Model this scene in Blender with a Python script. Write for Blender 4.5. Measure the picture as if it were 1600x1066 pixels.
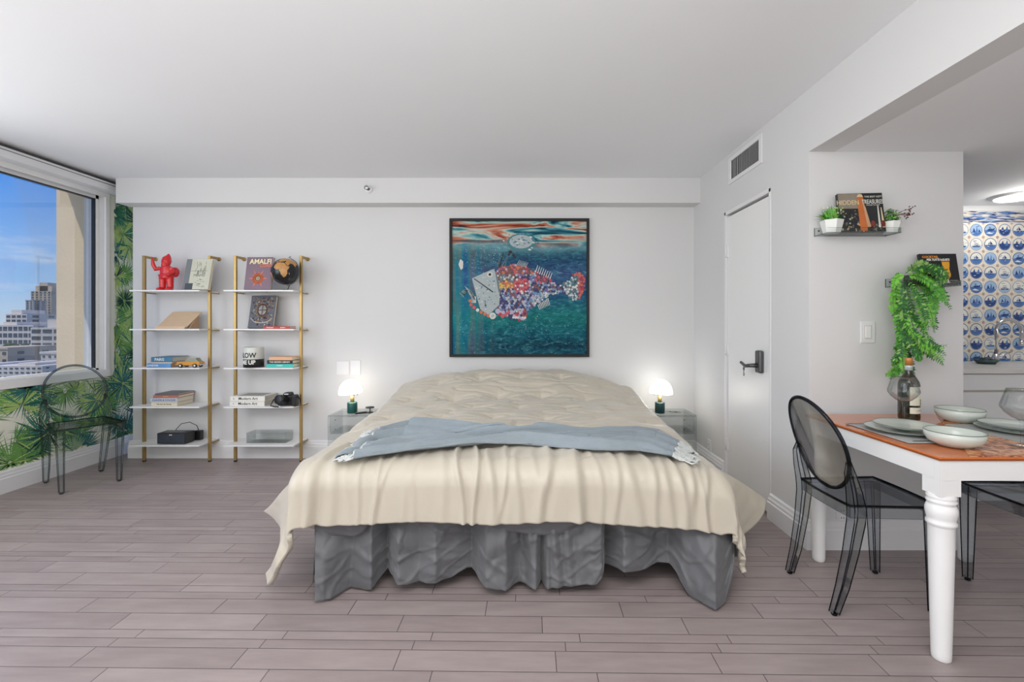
import bpy, math, random
from mathutils import Vector, Matrix, noise
random.seed(7)
S = bpy.context.scene
for o in list(bpy.data.objects): bpy.data.objects.remove(o)
COL = S.collection
R = math.radians

# ------------------------------------------------------------------ camera
CAMZ = 1.23; F = 720.0; VX = 818.0; VY = 505.0
cam = bpy.data.cameras.new('camera'); co = bpy.data.objects.new('camera', cam); COL.objects.link(co)
co.location = (0, 0, CAMZ); co.rotation_euler = (R(90), 0, 0)
cam.sensor_width = 36; cam.lens = 36*F/1600; cam.shift_x = -(VX-800)/1600; cam.shift_y = -(533-VY)/1600
cam.clip_start = .05; cam.clip_end = 2000
S.camera = co
S.view_settings.view_transform = 'Standard'; S.view_settings.look = 'None'
S.view_settings.exposure = 0.0; S.view_settings.gamma = 1.0; S.view_settings.use_curve_mapping = False

def s2l(c):
    if isinstance(c, (int, float)): c = (c, c, c)
    return tuple(((v/255)/12.92 if v/255 <= .04045 else ((v/255+.055)/1.055)**2.4) for v in c) + (1.0,)

# ------------------------------------------------------------------ world
W = bpy.data.worlds.new('sky'); S.world = W; W.use_nodes = True
nt = W.node_tree; nt.nodes.clear(); N = nt.nodes.new; L = nt.links.new
tc = N('ShaderNodeTexCoord'); sep = N('ShaderNodeSeparateXYZ'); L(tc.outputs['Generated'], sep.inputs[0])
cr = N('ShaderNodeValToRGB'); e = cr.color_ramp.elements
e[0].position = 0.0; e[0].color = s2l((196, 214, 232)); e[1].position = .40; e[1].color = s2l((38, 112, 226))
k = e.new(.06); k.color = s2l((158, 200, 246)); k = e.new(.2); k.color = s2l((84, 156, 244))
L(sep.outputs['Z'], cr.inputs[0])
mp = N('ShaderNodeMapping'); mp.inputs['Scale'].default_value = (2.2, 2.2, 13); mp.inputs['Rotation'].default_value = (0, .16, 0); L(tc.outputs['Generated'], mp.inputs[0])
nz = N('ShaderNodeTexNoise'); nz.inputs['Scale'].default_value = 1.4; nz.inputs['Detail'].default_value = 7; nz.inputs['Roughness'].default_value = .62; L(mp.outputs[0], nz.inputs[0])
c2 = N('ShaderNodeValToRGB'); c2.color_ramp.elements[0].position = .50; c2.color_ramp.elements[1].position = .74; L(nz.outputs['Fac'], c2.inputs[0])
mx = N('ShaderNodeMix'); mx.data_type = 'RGBA'; L(c2.outputs[0], mx.inputs['Factor']); L(cr.outputs[0], mx.inputs['A']); mx.inputs['B'].default_value = s2l((226, 234, 246))
bg = N('ShaderNodeBackground'); bg.inputs['Strength'].default_value = 1.0; L(mx.outputs['Result'], bg.inputs[0])
L(bg.outputs[0], N('ShaderNodeOutputWorld').inputs[0])

def light(name, kind, loc, energy, color=(1, 1, 1), **kw):
    d = bpy.data.lights.new(name, kind); d.energy = energy; d.color = color
    o = bpy.data.objects.new(name, d); COL.objects.link(o); o.location = loc
    rot = kw.pop('rot', None); aim = kw.pop('aim', None)
    for a, b in kw.items(): setattr(d, a, b)
    if rot: o.rotation_euler = rot
    if aim: o.rotation_euler = Vector(aim).to_track_quat('-Z', 'Y').to_euler()
    return o
light('sun', 'SUN', (-8, 0, 8), 3.2, (1, .95, .86), angle=.01, aim=(.33, .40, -.954))
# unseen area lights added as soft fill for the room
light('back_fill', 'AREA', (-.6, -2.8, 1.45), 34, (1, .995, .985), shape='RECTANGLE', size=5.4, size_y=2.1, aim=(0, 1, .05))  # added fill behind the camera
light('window_side_fill', 'AREA', (-3.55, .9, 1.6), 56, (.97, .985, 1), shape='RECTANGLE', size=3.6, size_y=1.5, aim=(1, .12, -.05))  # added fill along the window wall, boosting its daylight
light('upward_fill', 'AREA', (-1.1, -1.0, .9), 86, (1, .995, .985), shape='RECTANGLE', size=3.2, size_y=2.4, aim=(0, .12, 1))  # added light aimed upwards to brighten the ceiling
light('overhead_fill', 'AREA', (-.2, .75, 2.46), 52, (1, .99, .97), shape='RECTANGLE', size=2.4, size_y=1.5, aim=(0, .45, -1))  # added overhead light to brighten the bed top, no fixture here
light('dining_fill', 'AREA', (3.3, -2.7, 1.3), 22, (1, .99, .97), shape='RECTANGLE', size=2.0, size_y=1.7, aim=(-.05, 1, 0))  # added fill for the dining and kitchen side

# ------------------------------------------------------------------ materials
def newmat(name):
    m = bpy.data.materials.new(name); m.use_nodes = True
    nt = m.node_tree; nt.nodes.clear()
    out = nt.nodes.new('ShaderNodeOutputMaterial'); return m, nt, out
def mat(name, c, rough=.5, metal=0, var=.04, vs=12, bump=0, bs=60, sheen=0, emis=None, es=0, spec=.5, coat=0, stretch=(1, 1, 1)):
    m, nt, out = newmat(name); N = nt.nodes.new; L = nt.links.new
    p = N('ShaderNodeBsdfPrincipled'); L(p.outputs[0], out.inputs[0])
    p.inputs['Roughness'].default_value = rough; p.inputs['Metallic'].default_value = metal
    p.inputs['Specular IOR Level'].default_value = spec; p.inputs['Coat Weight'].default_value = coat
    p.inputs['Sheen Weight'].default_value = sheen; p.inputs['Sheen Roughness'].default_value = .4
    tc = N('ShaderNodeTexCoord'); mp = N('ShaderNodeMapping'); mp.inputs['Scale'].default_value = stretch
    L(tc.outputs['Object'], mp.inputs[0])
    nz = N('ShaderNodeTexNoise'); nz.inputs['Scale'].default_value = vs; nz.inputs['Detail'].default_value = 4; L(mp.outputs[0], nz.inputs[0])
    mx = N('ShaderNodeMix'); mx.data_type = 'RGBA'; L(nz.outputs['Fac'], mx.inputs['Factor'])
    lc = s2l(c); mx.inputs['A'].default_value = tuple(v*(1-var) for v in lc[:3])+(1,); mx.inputs['B'].default_value = tuple(min(1, v*(1+var)) for v in lc[:3])+(1,)
    L(mx.outputs['Result'], p.inputs['Base Color'])
    if bump:
        n2 = N('ShaderNodeTexNoise'); n2.inputs['Scale'].default_value = bs; n2.inputs['Detail'].default_value = 5; L(mp.outputs[0], n2.inputs[0])
        b = N('ShaderNodeBump'); b.inputs['Strength'].default_value = bump; b.inputs['Distance'].default_value = .01; L(n2.outputs['Fac'], b.inputs['Height']); L(b.outputs[0], p.inputs['Normal'])
    if emis: p.inputs['Emission Color'].default_value = s2l(emis); p.inputs['Emission Strength'].default_value = es
    return m
def glass(name, tint, edge, gl=.08, rough=.02, blend=.35):
    """clear plastic or glass: tinted see-through body, darker where the path through it is longer, fresnel reflection"""
    m, nt, out = newmat(name); N = nt.nodes.new; L = nt.links.new
    lw = N('ShaderNodeLayerWeight'); lw.inputs['Blend'].default_value = blend
    nz = N('ShaderNodeTexNoise'); nz.inputs['Scale'].default_value = 8
    mx = N('ShaderNodeMix'); mx.data_type = 'RGBA'; L(lw.outputs['Facing'], mx.inputs['Factor'])
    mx.inputs['A'].default_value = s2l(tint); mx.inputs['B'].default_value = s2l(edge)
    hs = N('ShaderNodeHueSaturation'); L(mx.outputs['Result'], hs.inputs['Color'])
    mr = N('ShaderNodeMapRange'); mr.inputs['To Min'].default_value = .97; mr.inputs['To Max'].default_value = 1.0; L(nz.outputs['Fac'], mr.inputs['Value']); L(mr.outputs[0], hs.inputs['Value'])
    tr = N('ShaderNodeBsdfTransparent'); L(hs.outputs[0], tr.inputs[0])
    g = N('ShaderNodeBsdfGlossy'); g.inputs['Roughness'].default_value = rough
    fr = N('ShaderNodeFresnel'); fr.inputs['IOR'].default_value = 1.45
    ml = N('ShaderNodeMath'); ml.operation = 'MULTIPLY'; ml.inputs[1].default_value = gl*10; ml.use_clamp = True; L(fr.outputs[0], ml.inputs[0])
    ms = N('ShaderNodeMixShader'); L(ml.outputs[0], ms.inputs[0]); L(tr.outputs[0], ms.inputs[1]); L(g.outputs[0], ms.inputs[2]); L(ms.outputs[0], out.inputs[0])
    return m

MT = {}
MT['wall'] = mat('wall_paint', (214, 214, 214), .75, var=.008, vs=3, bump=.05, bs=180)
MT['ceil'] = mat('ceiling_paint', (236, 237, 239), .85, var=.01, vs=2, bump=.05, bs=200)
MT['white'] = mat('white_gloss', (232, 232, 231), .35, var=.01)
MT['trim'] = mat('trim_paint', (226, 226, 227), .45, var=.01)
MT['gold'] = mat('brushed_gold', (172, 144, 92), .38, .75, var=.08, vs=30)
MT['black'] = mat('black_plastic', (28, 29, 31), .4, var=.1)
MT['frameblack'] = mat('black_frame', (8, 10, 10), .6, var=.1)
MT['darkmetal'] = mat('dark_pewter', (92, 92, 94), .3, .7, var=.1)
MT['chrome'] = mat('chrome', (205, 205, 208), .12, 1, var=.02)
MT['paper'] = mat('book_pages', (222, 212, 190), .9, var=.06, vs=90, stretch=(1, 1, 8))
MT['paper2'] = mat('book_pages_grey', (196, 190, 178), .9, var=.06, vs=90, stretch=(1, 1, 8))
MT['smoke'] = glass('smoke_polycarbonate', (244, 246, 248), (194, 200, 208), .055, blend=.3)
MT['smokeedge'] = glass('smoke_polycarbonate_rim', (136, 142, 152), (60, 66, 76), .05, blend=.4)
MT['clear'] = glass('clear_polycarbonate', (246, 249, 249), (196, 204, 208), .06, blend=.25)
MT['clearedge'] = glass('clear_polycarbonate_rim', (196, 204, 210), (104, 112, 120), .08, blend=.4)
MT['acrylic'] = glass('clear_acrylic', (253, 254, 254), (240, 244, 243), .035, blend=.2)
MT['acrylicedge'] = glass('acrylic_edge', (226, 232, 230), (196, 204, 202), .05, blend=.3)
MT['pane'] = glass('window_glass', (252, 253, 254), (235, 240, 242), .03, .0, blend=.2)
MT['wineglass'] = glass('wine_glass', (254, 255, 255), (226, 230, 230), .03, 0, .2)
MT['comforter'] = mat('cream_satin', (196, 188, 172), .40, var=.03, vs=5, bump=.10, bs=55, sheen=.3)
MT['skirt'] = mat('charcoal_cotton', (98, 99, 102), .55, var=.06, vs=6, bump=.22, bs=26, sheen=.25)
MT['throw'] = mat('blue_grey_knit', (138, 149, 156), .9, var=.12, vs=22, bump=.35, bs=110, sheen=.4, stretch=(.4, 1, 1))
MT['fringe'] = mat('pale_fringe', (206, 210, 208), .9, var=.1, vs=60)
MT['mattress'] = mat('mattress_ticking', (220, 220, 216), .8)
MT['dark'] = mat('black_frame_steel', (16, 16, 17), .6)
MT['green'] = mat('green_marble', (28, 84, 78), .3, var=.25, vs=30)
MT['darkgreen'] = mat('dark_green_marble', (16, 56, 58), .3, var=.25, vs=30)
MT['brass'] = mat('brass_stem', (196, 160, 96), .35, .7, var=.05)
MT['lampglass'] = mat('lit_opal_glass', (255, 252, 246), .3, emis=(255, 247, 232), es=4.2)
MT['lampshade_plain'] = mat('opal_glass_rim', (235, 226, 218), .3, emis=(255, 238, 222), es=1.2)
MT['tablewhite'] = mat('white_lacquer', (238, 238, 237), .32, var=.01, coat=.2)
MT['orange'] = mat('orange_stained_wood', (206, 112, 52), .16, var=.14, vs=9, stretch=(.25, 3, 1), coat=.4)
MT['edgewood'] = mat('dark_red_edge', (150, 84, 48), .3, var=.1)
MT['mat'] = mat('grey_placemat', (176, 178, 176), .8, var=.08, vs=60, bump=.2, bs=300)
MT['ceramic'] = mat('celadon_stoneware', (202, 210, 202), .22, var=.06, vs=14, coat=.3)
MT['ceramicrim'] = mat('grey_green_rim', (110, 118, 108), .3, var=.15, vs=30)
MT['steel'] = mat('cutlery_steel', (190, 192, 194), .2, .95)
MT['bottle'] = mat('dark_green_bottle', (34, 36, 20), .06, var=.1, coat=.5)
MT['label'] = mat('cream_label', (226, 224, 206), .6, var=.03)
MT['labelgreen'] = mat('label_green', (122, 146, 66), .6, var=.3, vs=120)
MT['foil'] = mat('bottle_foil', (190, 206, 206), .35, .3)
MT['cork'] = mat('copper_cap', (186, 128, 74), .4, .3)
MT['red'] = mat('red_lacquer', (206, 34, 38), .3, var=.06, coat=.3)
MT['wood'] = mat('pale_beech', (206, 178, 146), .5, var=.10, vs=14, stretch=(1, 1, 6))
MT['beige_stucco'] = mat('beige_stucco', (234, 210, 174), .9, var=.10, vs=3, bump=.4, bs=30)
MT['concrete'] = mat('pale_concrete', (205, 200, 190), .9, var=.06, vs=1)
MT['steelwhite'] = mat('white_pot', (228, 230, 226), .35, var=.02)

# ------------------------------------------------------------------ mesh collector
class MB:
    def __init__(s): s.v = []; s.f = []; s.m = []; s.s = []; s.T = Matrix()
    def add(s, vs, fs, m=0, smooth=False):
        b = len(s.v); s.v += [tuple(s.T @ Vector(p)) for p in vs]
        for f in fs: s.f.append(tuple(i+b for i in f)); s.m.append(m); s.s.append(smooth)
    def box(s, x0, x1, y0, y1, z0, z1, m=0):
        s.add([(x0,y0,z0),(x1,y0,z0),(x1,y1,z0),(x0,y1,z0),(x0,y0,z1),(x1,y0,z1),(x1,y1,z1),(x0,y1,z1)],
              [(0,3,2,1),(4,5,6,7),(0,1,5,4),(1,2,6,5),(2,3,7,6),(3,0,4,7)], m)
    def cbox(s, c, sz, m=0):
        s.box(c[0]-sz[0]/2, c[0]+sz[0]/2, c[1]-sz[1]/2, c[1]+sz[1]/2, c[2]-sz[2]/2, c[2]+sz[2]/2, m)
    def lathe(s, prof, c=(0,0,0), seg=28, m=0, smooth=True, sx=1, sy=1):
        vs = []; fs = []
        for r, z in prof:
            for i in range(seg):
                a = 2*math.pi*i/seg; vs.append((c[0]+r*sx*math.cos(a), c[1]+r*sy*math.sin(a), c[2]+z))
        for j in range(len(prof)-1):
            for i in range(seg):
                k = (i+1) % seg; fs.append((j*seg+i, j*seg+k, (j+1)*seg+k, (j+1)*seg+i))
        if prof[0][0] > 1e-5: fs.append(tuple(reversed(range(seg))))
        if prof[-1][0] > 1e-5: fs.append(tuple(range((len(prof)-1)*seg, len(prof)*seg)))
        s.add(vs, fs, m, smooth)
    def ball(s, c, r, m=0, seg=20, sz=None):
        rr = r if isinstance(r, (tuple, list)) else (r, r, r)
        n = seg//2; vs = []; fs = []
        for j in range(n+1):
            t = math.pi*j/n
            for i in range(seg):
                a = 2*math.pi*i/seg; vs.append((c[0]+rr[0]*math.sin(t)*math.cos(a), c[1]+rr[1]*math.sin(t)*math.sin(a), c[2]+rr[2]*math.cos(t)))
        for j in range(n):
            for i in range(seg):
                k = (i+1) % seg; fs.append((j*seg+i, (j+1)*seg+i, (j+1)*seg+k, j*seg+k))
        s.add(vs, fs, m, True)
    def tube(s, pts, r, seg=10, m=0, smooth=True, up=(0,0,1), asp=1.0, twist=0, closed=False):
        pts = [Vector(p) for p in pts]; n = len(pts); vs = []; fs = []
        up = Vector(up)
        for i, p in enumerate(pts):
            if closed: d = pts[(i+1) % n]-pts[i-1]
            else: d = pts[min(i+1, n-1)]-pts[max(i-1, 0)]
            d.normalize()
            a = up.cross(d)
            if a.length < 1e-3: a = Vector((1, 0, 0)).cross(d)
            a.normalize(); b = d.cross(a)
            ri = r[i] if isinstance(r, (list, tuple)) else r
            for k in range(seg):
                t = 2*math.pi*k/seg+twist
                vs.append(tuple(p+a*ri*math.cos(t)*asp+b*ri*math.sin(t)))
        rng = n if closed else n-1
        for i in range(rng):
            j = (i+1) % n
            for k in range(seg):
                q = (k+1) % seg; fs.append((i*seg+k, i*seg+q, j*seg+q, j*seg+k))
        if not closed: fs.append(tuple(reversed(range(seg)))); fs.append(tuple(range((n-1)*seg, n*seg)))
        s.add(vs, fs, m, smooth)
    def sq(s, pts, w, m=0, asp=1.0, up=(0,0,1)):
        w = [x*.7071 for x in w] if isinstance(w, (list, tuple)) else w*.7071
        s.tube(pts, w, 4, m, False, up, asp, math.pi/4)
    def grid(s, fn, nu, nv, m=0, smooth=True):
        vs = [fn(i/nu, j/nv) for j in range(nv+1) for i in range(nu+1)]; w = nu+1
        s.add(vs, [(j*w+i, j*w+i+1, (j+1)*w+i+1, (j+1)*w+i) for j in range(nv) for i in range(nu)], m, smooth)
    def prism(s, poly, d0, d1, axis='y', m=0, smooth=False):
        """poly in the plane across the axis: axis y -> (x,z), x -> (y,z), z -> (x,y)"""
        def P(p, d): return {'y': (p[0], d, p[1]), 'x': (d, p[0], p[1]), 'z': (p[0], p[1], d)}[axis]
        n = len(poly); vs = [P(p, d0) for p in poly]+[P(p, d1) for p in poly]
        fs = [tuple(range(n)), tuple(reversed(range(n, 2*n)))]+[(i, i+n, (i+1) % n+n, (i+1) % n) for i in range(n)]
        s.add(vs, fs, m, smooth)
    def flat(s, poly, m=0): s.add(poly, [tuple(range(len(poly)))], m)
    def text(s, txt, size, M4, m=0, ext=.0006, bold=0, align='CENTER', sx=1):
        c = bpy.data.curves.new('t', 'FONT'); c.body = txt; c.size = size; c.extrude = ext; c.offset = bold; c.align_x = align; c.align_y = 'CENTER'; c.resolution_u = 3
        o = bpy.data.objects.new('t', c); me = bpy.data.meshes.new_from_object(o)
        keep = s.T; s.T = keep @ M4 @ Matrix.Diagonal((sx, 1, 1, 1))
        s.add([tuple(v.co) for v in me.vertices], [tuple(p.vertices) for p in me.polygons], m); s.T = keep
        bpy.data.objects.remove(o); bpy.data.curves.remove(c); bpy.data.meshes.remove(me)
    def build(s, name, mats, parent=None, bevel=0, sub=0, solid=0, remesh=0, recalc=True, soff=-1):
        me = bpy.data.meshes.new(name); me.from_pydata(s.v, [], s.f)
        if not isinstance(mats, (list, tuple)): mats = [mats]
        for x in mats: me.materials.append(MT[x] if isinstance(x, str) else x)
        me.polygons.foreach_set('material_index', s.m); me.polygons.foreach_set('use_smooth', s.s)
        if recalc:
            import bmesh
            bm = bmesh.new(); bm.from_mesh(me); bmesh.ops.recalc_face_normals(bm, faces=bm.faces); bm.to_mesh(me); bm.free()
        me.update(); o = bpy.data.objects.new(name, me); COL.objects.link(o)
        if parent: o.parent = parent
        if remesh:
            k = o.modifiers.new('r', 'REMESH'); k.mode = 'VOXEL'; k.voxel_size = remesh; k.use_smooth_shade = True
            k = o.modifiers.new('s', 'SMOOTH'); k.factor = .5; k.iterations = 3
        if solid:
            k = o.modifiers.new('t', 'SOLIDIFY'); k.thickness = solid; k.offset = soff
        if bevel:
            k = o.modifiers.new('b', 'BEVEL'); k.width = bevel; k.segments = 2; k.limit_method = 'ANGLE'; k.angle_limit = R(40)
        if sub:
            k = o.modifiers.new('u', 'SUBSURF'); k.levels = sub; k.render_levels = sub
        return o
def tag(o, label, cat, group=None, kind=None):
    if label: o['label'] = label
    if cat: o['category'] = cat
    if group: o['group'] = group
    if kind: o['kind'] = kind
    return o
def thing(name, label, cat, loc=(0, 0, 0), rz=0, group=None, rot=None):
    o = bpy.data.objects.new(name, None); COL.objects.link(o); o.location = loc; o.rotation_euler = rot if rot else (0, 0, rz)
    o.empty_display_size = .05
    return tag(o, label, cat, group)
def structure(name, mb, mats, label, cat, parent=None, **kw):
    o = mb.build(name, mats, parent, **kw)
    if not parent: tag(o, label, cat, None, 'structure')
    return o
def at(px, py, Y): return Vector(((px-VX)*Y/F, Y, CAMZ-(py-VY)*Y/F))
def PX(px, Y): return (px-VX)*Y/F
def PZ(py, Y): return CAMZ-(py-VY)*Y/F
def smooth(a, b, x):
    t = max(0, min(1, (x-a)/(b-a))); return t*t*(3-2*t)
def interp(pts, x):
    if x <= pts[0][0]: return pts[0][1]
    for (a, b), (c, d) in zip(pts, pts[1:]):
        if x <= c: return b+(d-b)*(x-a)/(c-a)
    return pts[-1][1]

# ------------------------------------------------------------------ room shell
H = 2.51; XL = -3.77; XR = 1.56; YB = 4.217; KZ = 2.168; YP = 2.52
# floor material: rows of planks .05 .05 .104 .104 m, planks .58 m long
def floor_mat():
    m, nt, out = newmat('greige_plank_floor'); N = nt.nodes.new; L = nt.links.new
    def math_(op, a, b=None, c=None):
        n = N('ShaderNodeMath'); n.operation = op
        for i, v in enumerate((a, b, c)):
            if v is None: continue
            if isinstance(v, (int, float)): n.inputs[i].default_value = v
            else: L(v, n.inputs[i])
        return n.outputs[0]
    g = N('ShaderNodeNewGeometry'); mp = N('ShaderNodeMapping'); mp.inputs['Rotation'].default_value = (0, 0, .014)
    mp.inputs['Location'].default_value = (9, 7.998-.154-.024, 0)
    L(g.outputs['Position'], mp.inputs[0]); sp = N('ShaderNodeSeparateXYZ'); L(mp.outputs[0], sp.inputs[0])
    u, v = sp.outputs[0], sp.outputs[1]
    P = .308; per = math_('FLOOR', math_('DIVIDE', v, P)); w = math_('SUBTRACT', v, math_('MULTIPLY', per, P))
    a1 = math_('GREATER_THAN', w, .05); a2 = math_('GREATER_THAN', w, .10); a3 = math_('GREATER_THAN', w, .204)
    row = math_('ADD', math_('MULTIPLY', per, 4), math_('ADD', a1, math_('ADD', a2, a3)))
    st = math_('ADD', math_('MULTIPLY', a1, .05), math_('ADD', math_('MULTIPLY', a2, .05), math_('MULTIPLY', a3, .104)))
    wd = math_('ADD', .05, math_('MULTIPLY', a2, .054)); lv = math_('SUBTRACT', w, st)
    dv = math_('MINIMUM', lv, math_('SUBTRACT', wd, lv))
    wn = N('ShaderNodeTexWhiteNoise'); wn.noise_dimensions = '1D'; L(row, wn.inputs['W'])
    uu = math_('ADD', u, math_('MULTIPLY', wn.outputs['Value'], .58)); pk = math_('FLOOR', math_('DIVIDE', uu, .58)); lu = math_('SUBTRACT', uu, math_('MULTIPLY', pk, .58))
    du = math_('MINIMUM', lu, math_('SUBTRACT', .58, lu))
    d = math_('MINIMUM', math_('MULTIPLY', dv, 1.0), du)
    gap = math_('LESS_THAN', d, .0013)
    w2 = N('ShaderNodeTexWhiteNoise'); w2.noise_dimensions = '2D'; cx = N('ShaderNodeCombineXYZ'); L(row, cx.inputs[0]); L(pk, cx.inputs[1]); L(cx.outputs[0], w2.inputs['Vector'])
    m2 = N('ShaderNodeMapping'); m2.inputs['Scale'].default_value = (1.6, 9, 1); L(g.outputs['Position'], m2.inputs[0])
    nz = N('ShaderNodeTexNoise'); nz.inputs['Scale'].default_value = 2.4; nz.inputs['Detail'].default_value = 8; nz.inputs['Roughness'].default_value = .6; L(m2.outputs[0], nz.inputs[0])
    f = math_('ADD', math_('ADD', .12, math_('MULTIPLY', w2.outputs['Value'], .20)), math_('MULTIPLY', nz.outputs['Fac'], .7))
    cr = N('ShaderNodeValToRGB'); cr.color_ramp.elements[0].position = .25; cr.color_ramp.elements[0].color = s2l((134, 121, 120)); cr.color_ramp.elements[1].position = .85; cr.color_ramp.elements[1].color = s2l((167, 155, 153)); L(f, cr.inputs[0])
    mx = N('ShaderNodeMix'); mx.data_type = 'RGBA'; L(gap, mx.inputs['Factor']); L(cr.outputs[0], mx.inputs['A']); mx.inputs['B'].default_value = s2l((70, 60, 60))
    p = N('ShaderNodeBsdfPrincipled'); p.inputs['Roughness'].default_value = .42; L(mx.outputs['Result'], p.inputs['Base Color'])
    b = N('ShaderNodeBump'); b.inputs['Strength'].default_value = .5; b.inputs['Distance'].default_value = .002
    L(math_('MINIMUM', math_('MULTIPLY', d, 400), 1), b.inputs['Height']); L(b.outputs[0], p.inputs['Normal'])
    L(p.outputs[0], out.inputs[0]); return m
MT['floor'] = floor_mat()
b = MB(); b.box(-3.95, 4.6, -3.1, 4.75, -.08, 0); structure('floor', b, 'floor', 'greige wood plank floor with staggered joints', 'floor')
b = MB(); b.box(-3.95, XR+.14, -3.1, 4.75, H, H+.1); structure('ceiling', b, 'ceil', 'smooth white bedroom ceiling', 'ceiling')
b = MB(); b.box(XR+.14, 4.6, -3.1, 3.8, KZ, KZ+.08); structure('ceiling_kitchen', b, 'ceil', 'lower white ceiling over the dining and kitchen side', 'ceiling')
b = MB(); b.box(-3.575, XR+.3, YB, YB+.15, 0, H); structure('wall_back', b, 'wall', 'plain white back wall behind the bed', 'wall')
b = MB(); b.box(-3.595, XR, 4.063, YB, 2.291, H); structure('wall_soffit', b, 'wall', 'shallow white soffit running along the top of the back wall', 'soffit')
b = MB(); b.box(-3.95, -3.3, 4.6, 4.75, 0, H); structure('wall_recess', b, 'wall', 'end of the narrow recess beside the window wall', 'wall')
b = MB(); b.box(-3.95, 4.6, -3.1, -3.0, 0, H); structure('wall_front', b, 'wall', 'white wall behind the viewpoint', 'wall')
b = MB(); b.box(4.5, 4.6, -3.0, 3.8, 0, KZ); structure('wall_far_right', b, 'wall', 'white wall at the far right of the kitchen', 'wall')
WY0, WY1, WZ0, WZ1 = .2, 4.14, .80, 2.395
b = MB(); b.box(-3.95, XL, -3.0, 4.6, 0, WZ0); b.box(-3.95, XL, -3.0, 4.6, WZ1, H); b.box(-3.95, XL, WY1, 4.6, WZ0, WZ1); b.box(-3.95, XL, -3.0, WY0, WZ0, WZ1)
WL = structure('wall_left', b, 'wall', 'window wall papered with green palm leaves', 'wall')
DY0, DY1, DZ = 2.925, 3.554, 2.075
b = MB(); b.box(XR, XR+.14, -3.0, YB, KZ, H); b.box(XR, XR+.14, YP+.14, DY0, 0, KZ); b.box(XR, XR+.14, DY1, YB, 0, KZ); b.box(XR, XR+.14, DY0, DY1, DZ, KZ); b.box(XR+.09, XR+.14, DY0, DY1, 0, DZ)
structure('wall_right', b, 'wall', 'white right wall with closet door and beam over the opening', 'wall')
b = MB(); b.box(XR, 2.405, YP, YP+.14, 0, KZ); structure('wall_pillar', b, 'wall', 'short white wall carrying the small acrylic shelves', 'wall')
KY = 3.69
b = MB(); b.box(XR+.14, 4.5, KY, KY+.1, 0, KZ); structure('wall_kitchen', b, 'wall', 'kitchen back wall behind the tiles', 'wall')

def baseboard(name, p0, p1, nrm, label):
    """stepped skirting from p0 to p1 on the side nrm"""
    b = MB(); p0 = Vector((*p0, 0)); p1 = Vector((*p1, 0)); n = Vector((*nrm, 0))
    prof = [(0, 0), (.026, 0), (.026, .105), (.020, .112), (.020, .125), (.014, .135), (.012, .150), (.004, .158), (0, .158)]
    k = len(prof); vs = [tuple(p+n*a+Vector((0, 0, z))) for p in (p0, p1) for a, z in prof]
    fs = [(i, (i+1) % k, (i+1) % k+k, i+k) for i in range(k)]+[tuple(range(k)), tuple(reversed(range(k, 2*k)))]
    b.add(vs, fs); return structure(name, b, 'trim', label, 'baseboard')
baseboard('baseboard_left', (XL, -3), (XL, 4.6), (1, 0), 'white moulded baseboard below the palm wallpaper')
baseboard('baseboard_back', (-3.60, YB), (XR, YB), (0, -1), 'white moulded baseboard along the back wall')
baseboard('baseboard_right', (XR, YP+.0005), (XR, DY0-.02), (-1, 0), 'white moulded baseboard between closet door and opening')
baseboard('baseboard_corner', (XR, DY1+.02), (XR, YB), (-1, 0), 'white moulded baseboard in the corner behind the closet door')
baseboard('baseboard_pillar', (XR-.026, YP), (2.43, YP), (0, -1), 'white moulded baseboard under the small acrylic shelves')

# palm wallpaper
def wallpaper():
    b = MB(); rnd = random.Random(11)
    def inside(y, z):
        if z < .158 or z > 2.5 or y > 4.59 or y < 1.6: return False
        if WZ0-.04 < z < WZ1+.05 and y < WY1+.10: return False
        return True
    b.box(XL, XL+.001, 1.6, 4.59, .158, WZ0-.045, 0); b.box(XL, XL+.001, WY1+.05, 4.59, WZ0-.045, 2.5, 0)
    lay = 0
    regions = [(1.6, 4.59, .1, .85, 120), (2.9, 4.4, .55, .75, 26), (4.15, 4.62, .8, 2.5, 62)]
    for (y0, y1, z0, z1, n) in regions:
        for i in range(n):
            cy = rnd.uniform(y0, y1); cz = rnd.uniform(z0, z1); rad = rnd.uniform(.13, .25)
            if not inside(cy, cz): 
                if rnd.random() < .5: continue
            ang = rnd.uniform(0, 6.28); span = rnd.choice([3.2, 4.2, 5.6]); nb = int(span*6.5)
            col = rnd.choice([1, 1, 2, 2, 3, 4, 5, 3, 2, 6]); lay += 1; x = XL+.0012+lay*.000012
            for k in range(nb):
                t = k/(nb-1)-.5; a = ang+t*span+rnd.uniform(-.03, .03); ln = rad*(1-.35*abs(t)*2*rnd.uniform(.6, 1))
                c = col if rnd.random() < .75 else rnd.choice([1, 2, 3, 4, 5])
                bend = rnd.uniform(-.1, .1)
                L2 = ln
                while L2 > .02 and not inside(cy+L2*math.cos(a+bend), cz+L2*math.sin(a+bend)): L2 -= .015
                if L2 <= .02 or not inside(cy+.3*L2*math.cos(a), cz+.3*L2*math.sin(a)) or not inside(cy+.02*math.cos(a), cz+.02*math.sin(a)): continue
                w = .0054
                def q(r, off, aa): return (x, cy+r*math.cos(aa)-off*math.sin(aa), cz+r*math.sin(aa)+off*math.cos(aa))
                b.flat([q(.015, -.002, a), q(L2*.5, -w, a+bend*.4), q(L2, 0, a+bend), q(L2*.5, w, a+bend*.4), q(.015, .002, a)], c)
    ms = [mat('wallpaper_ground', (236, 236, 220), .8)]
    for i, c in enumerate([(56, 128, 100), (112, 164, 84), (178, 206, 118), (40, 72, 68), (52, 118, 118), (156, 186, 148)]): ms.append(mat('palm_green_%s' % 'abcdef'[i], c, .8, var=.2, vs=20))
    o = b.build('wallpaper', ms, WL, recalc=False); o['label'] = 'green palm leaf wallpaper'
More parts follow.
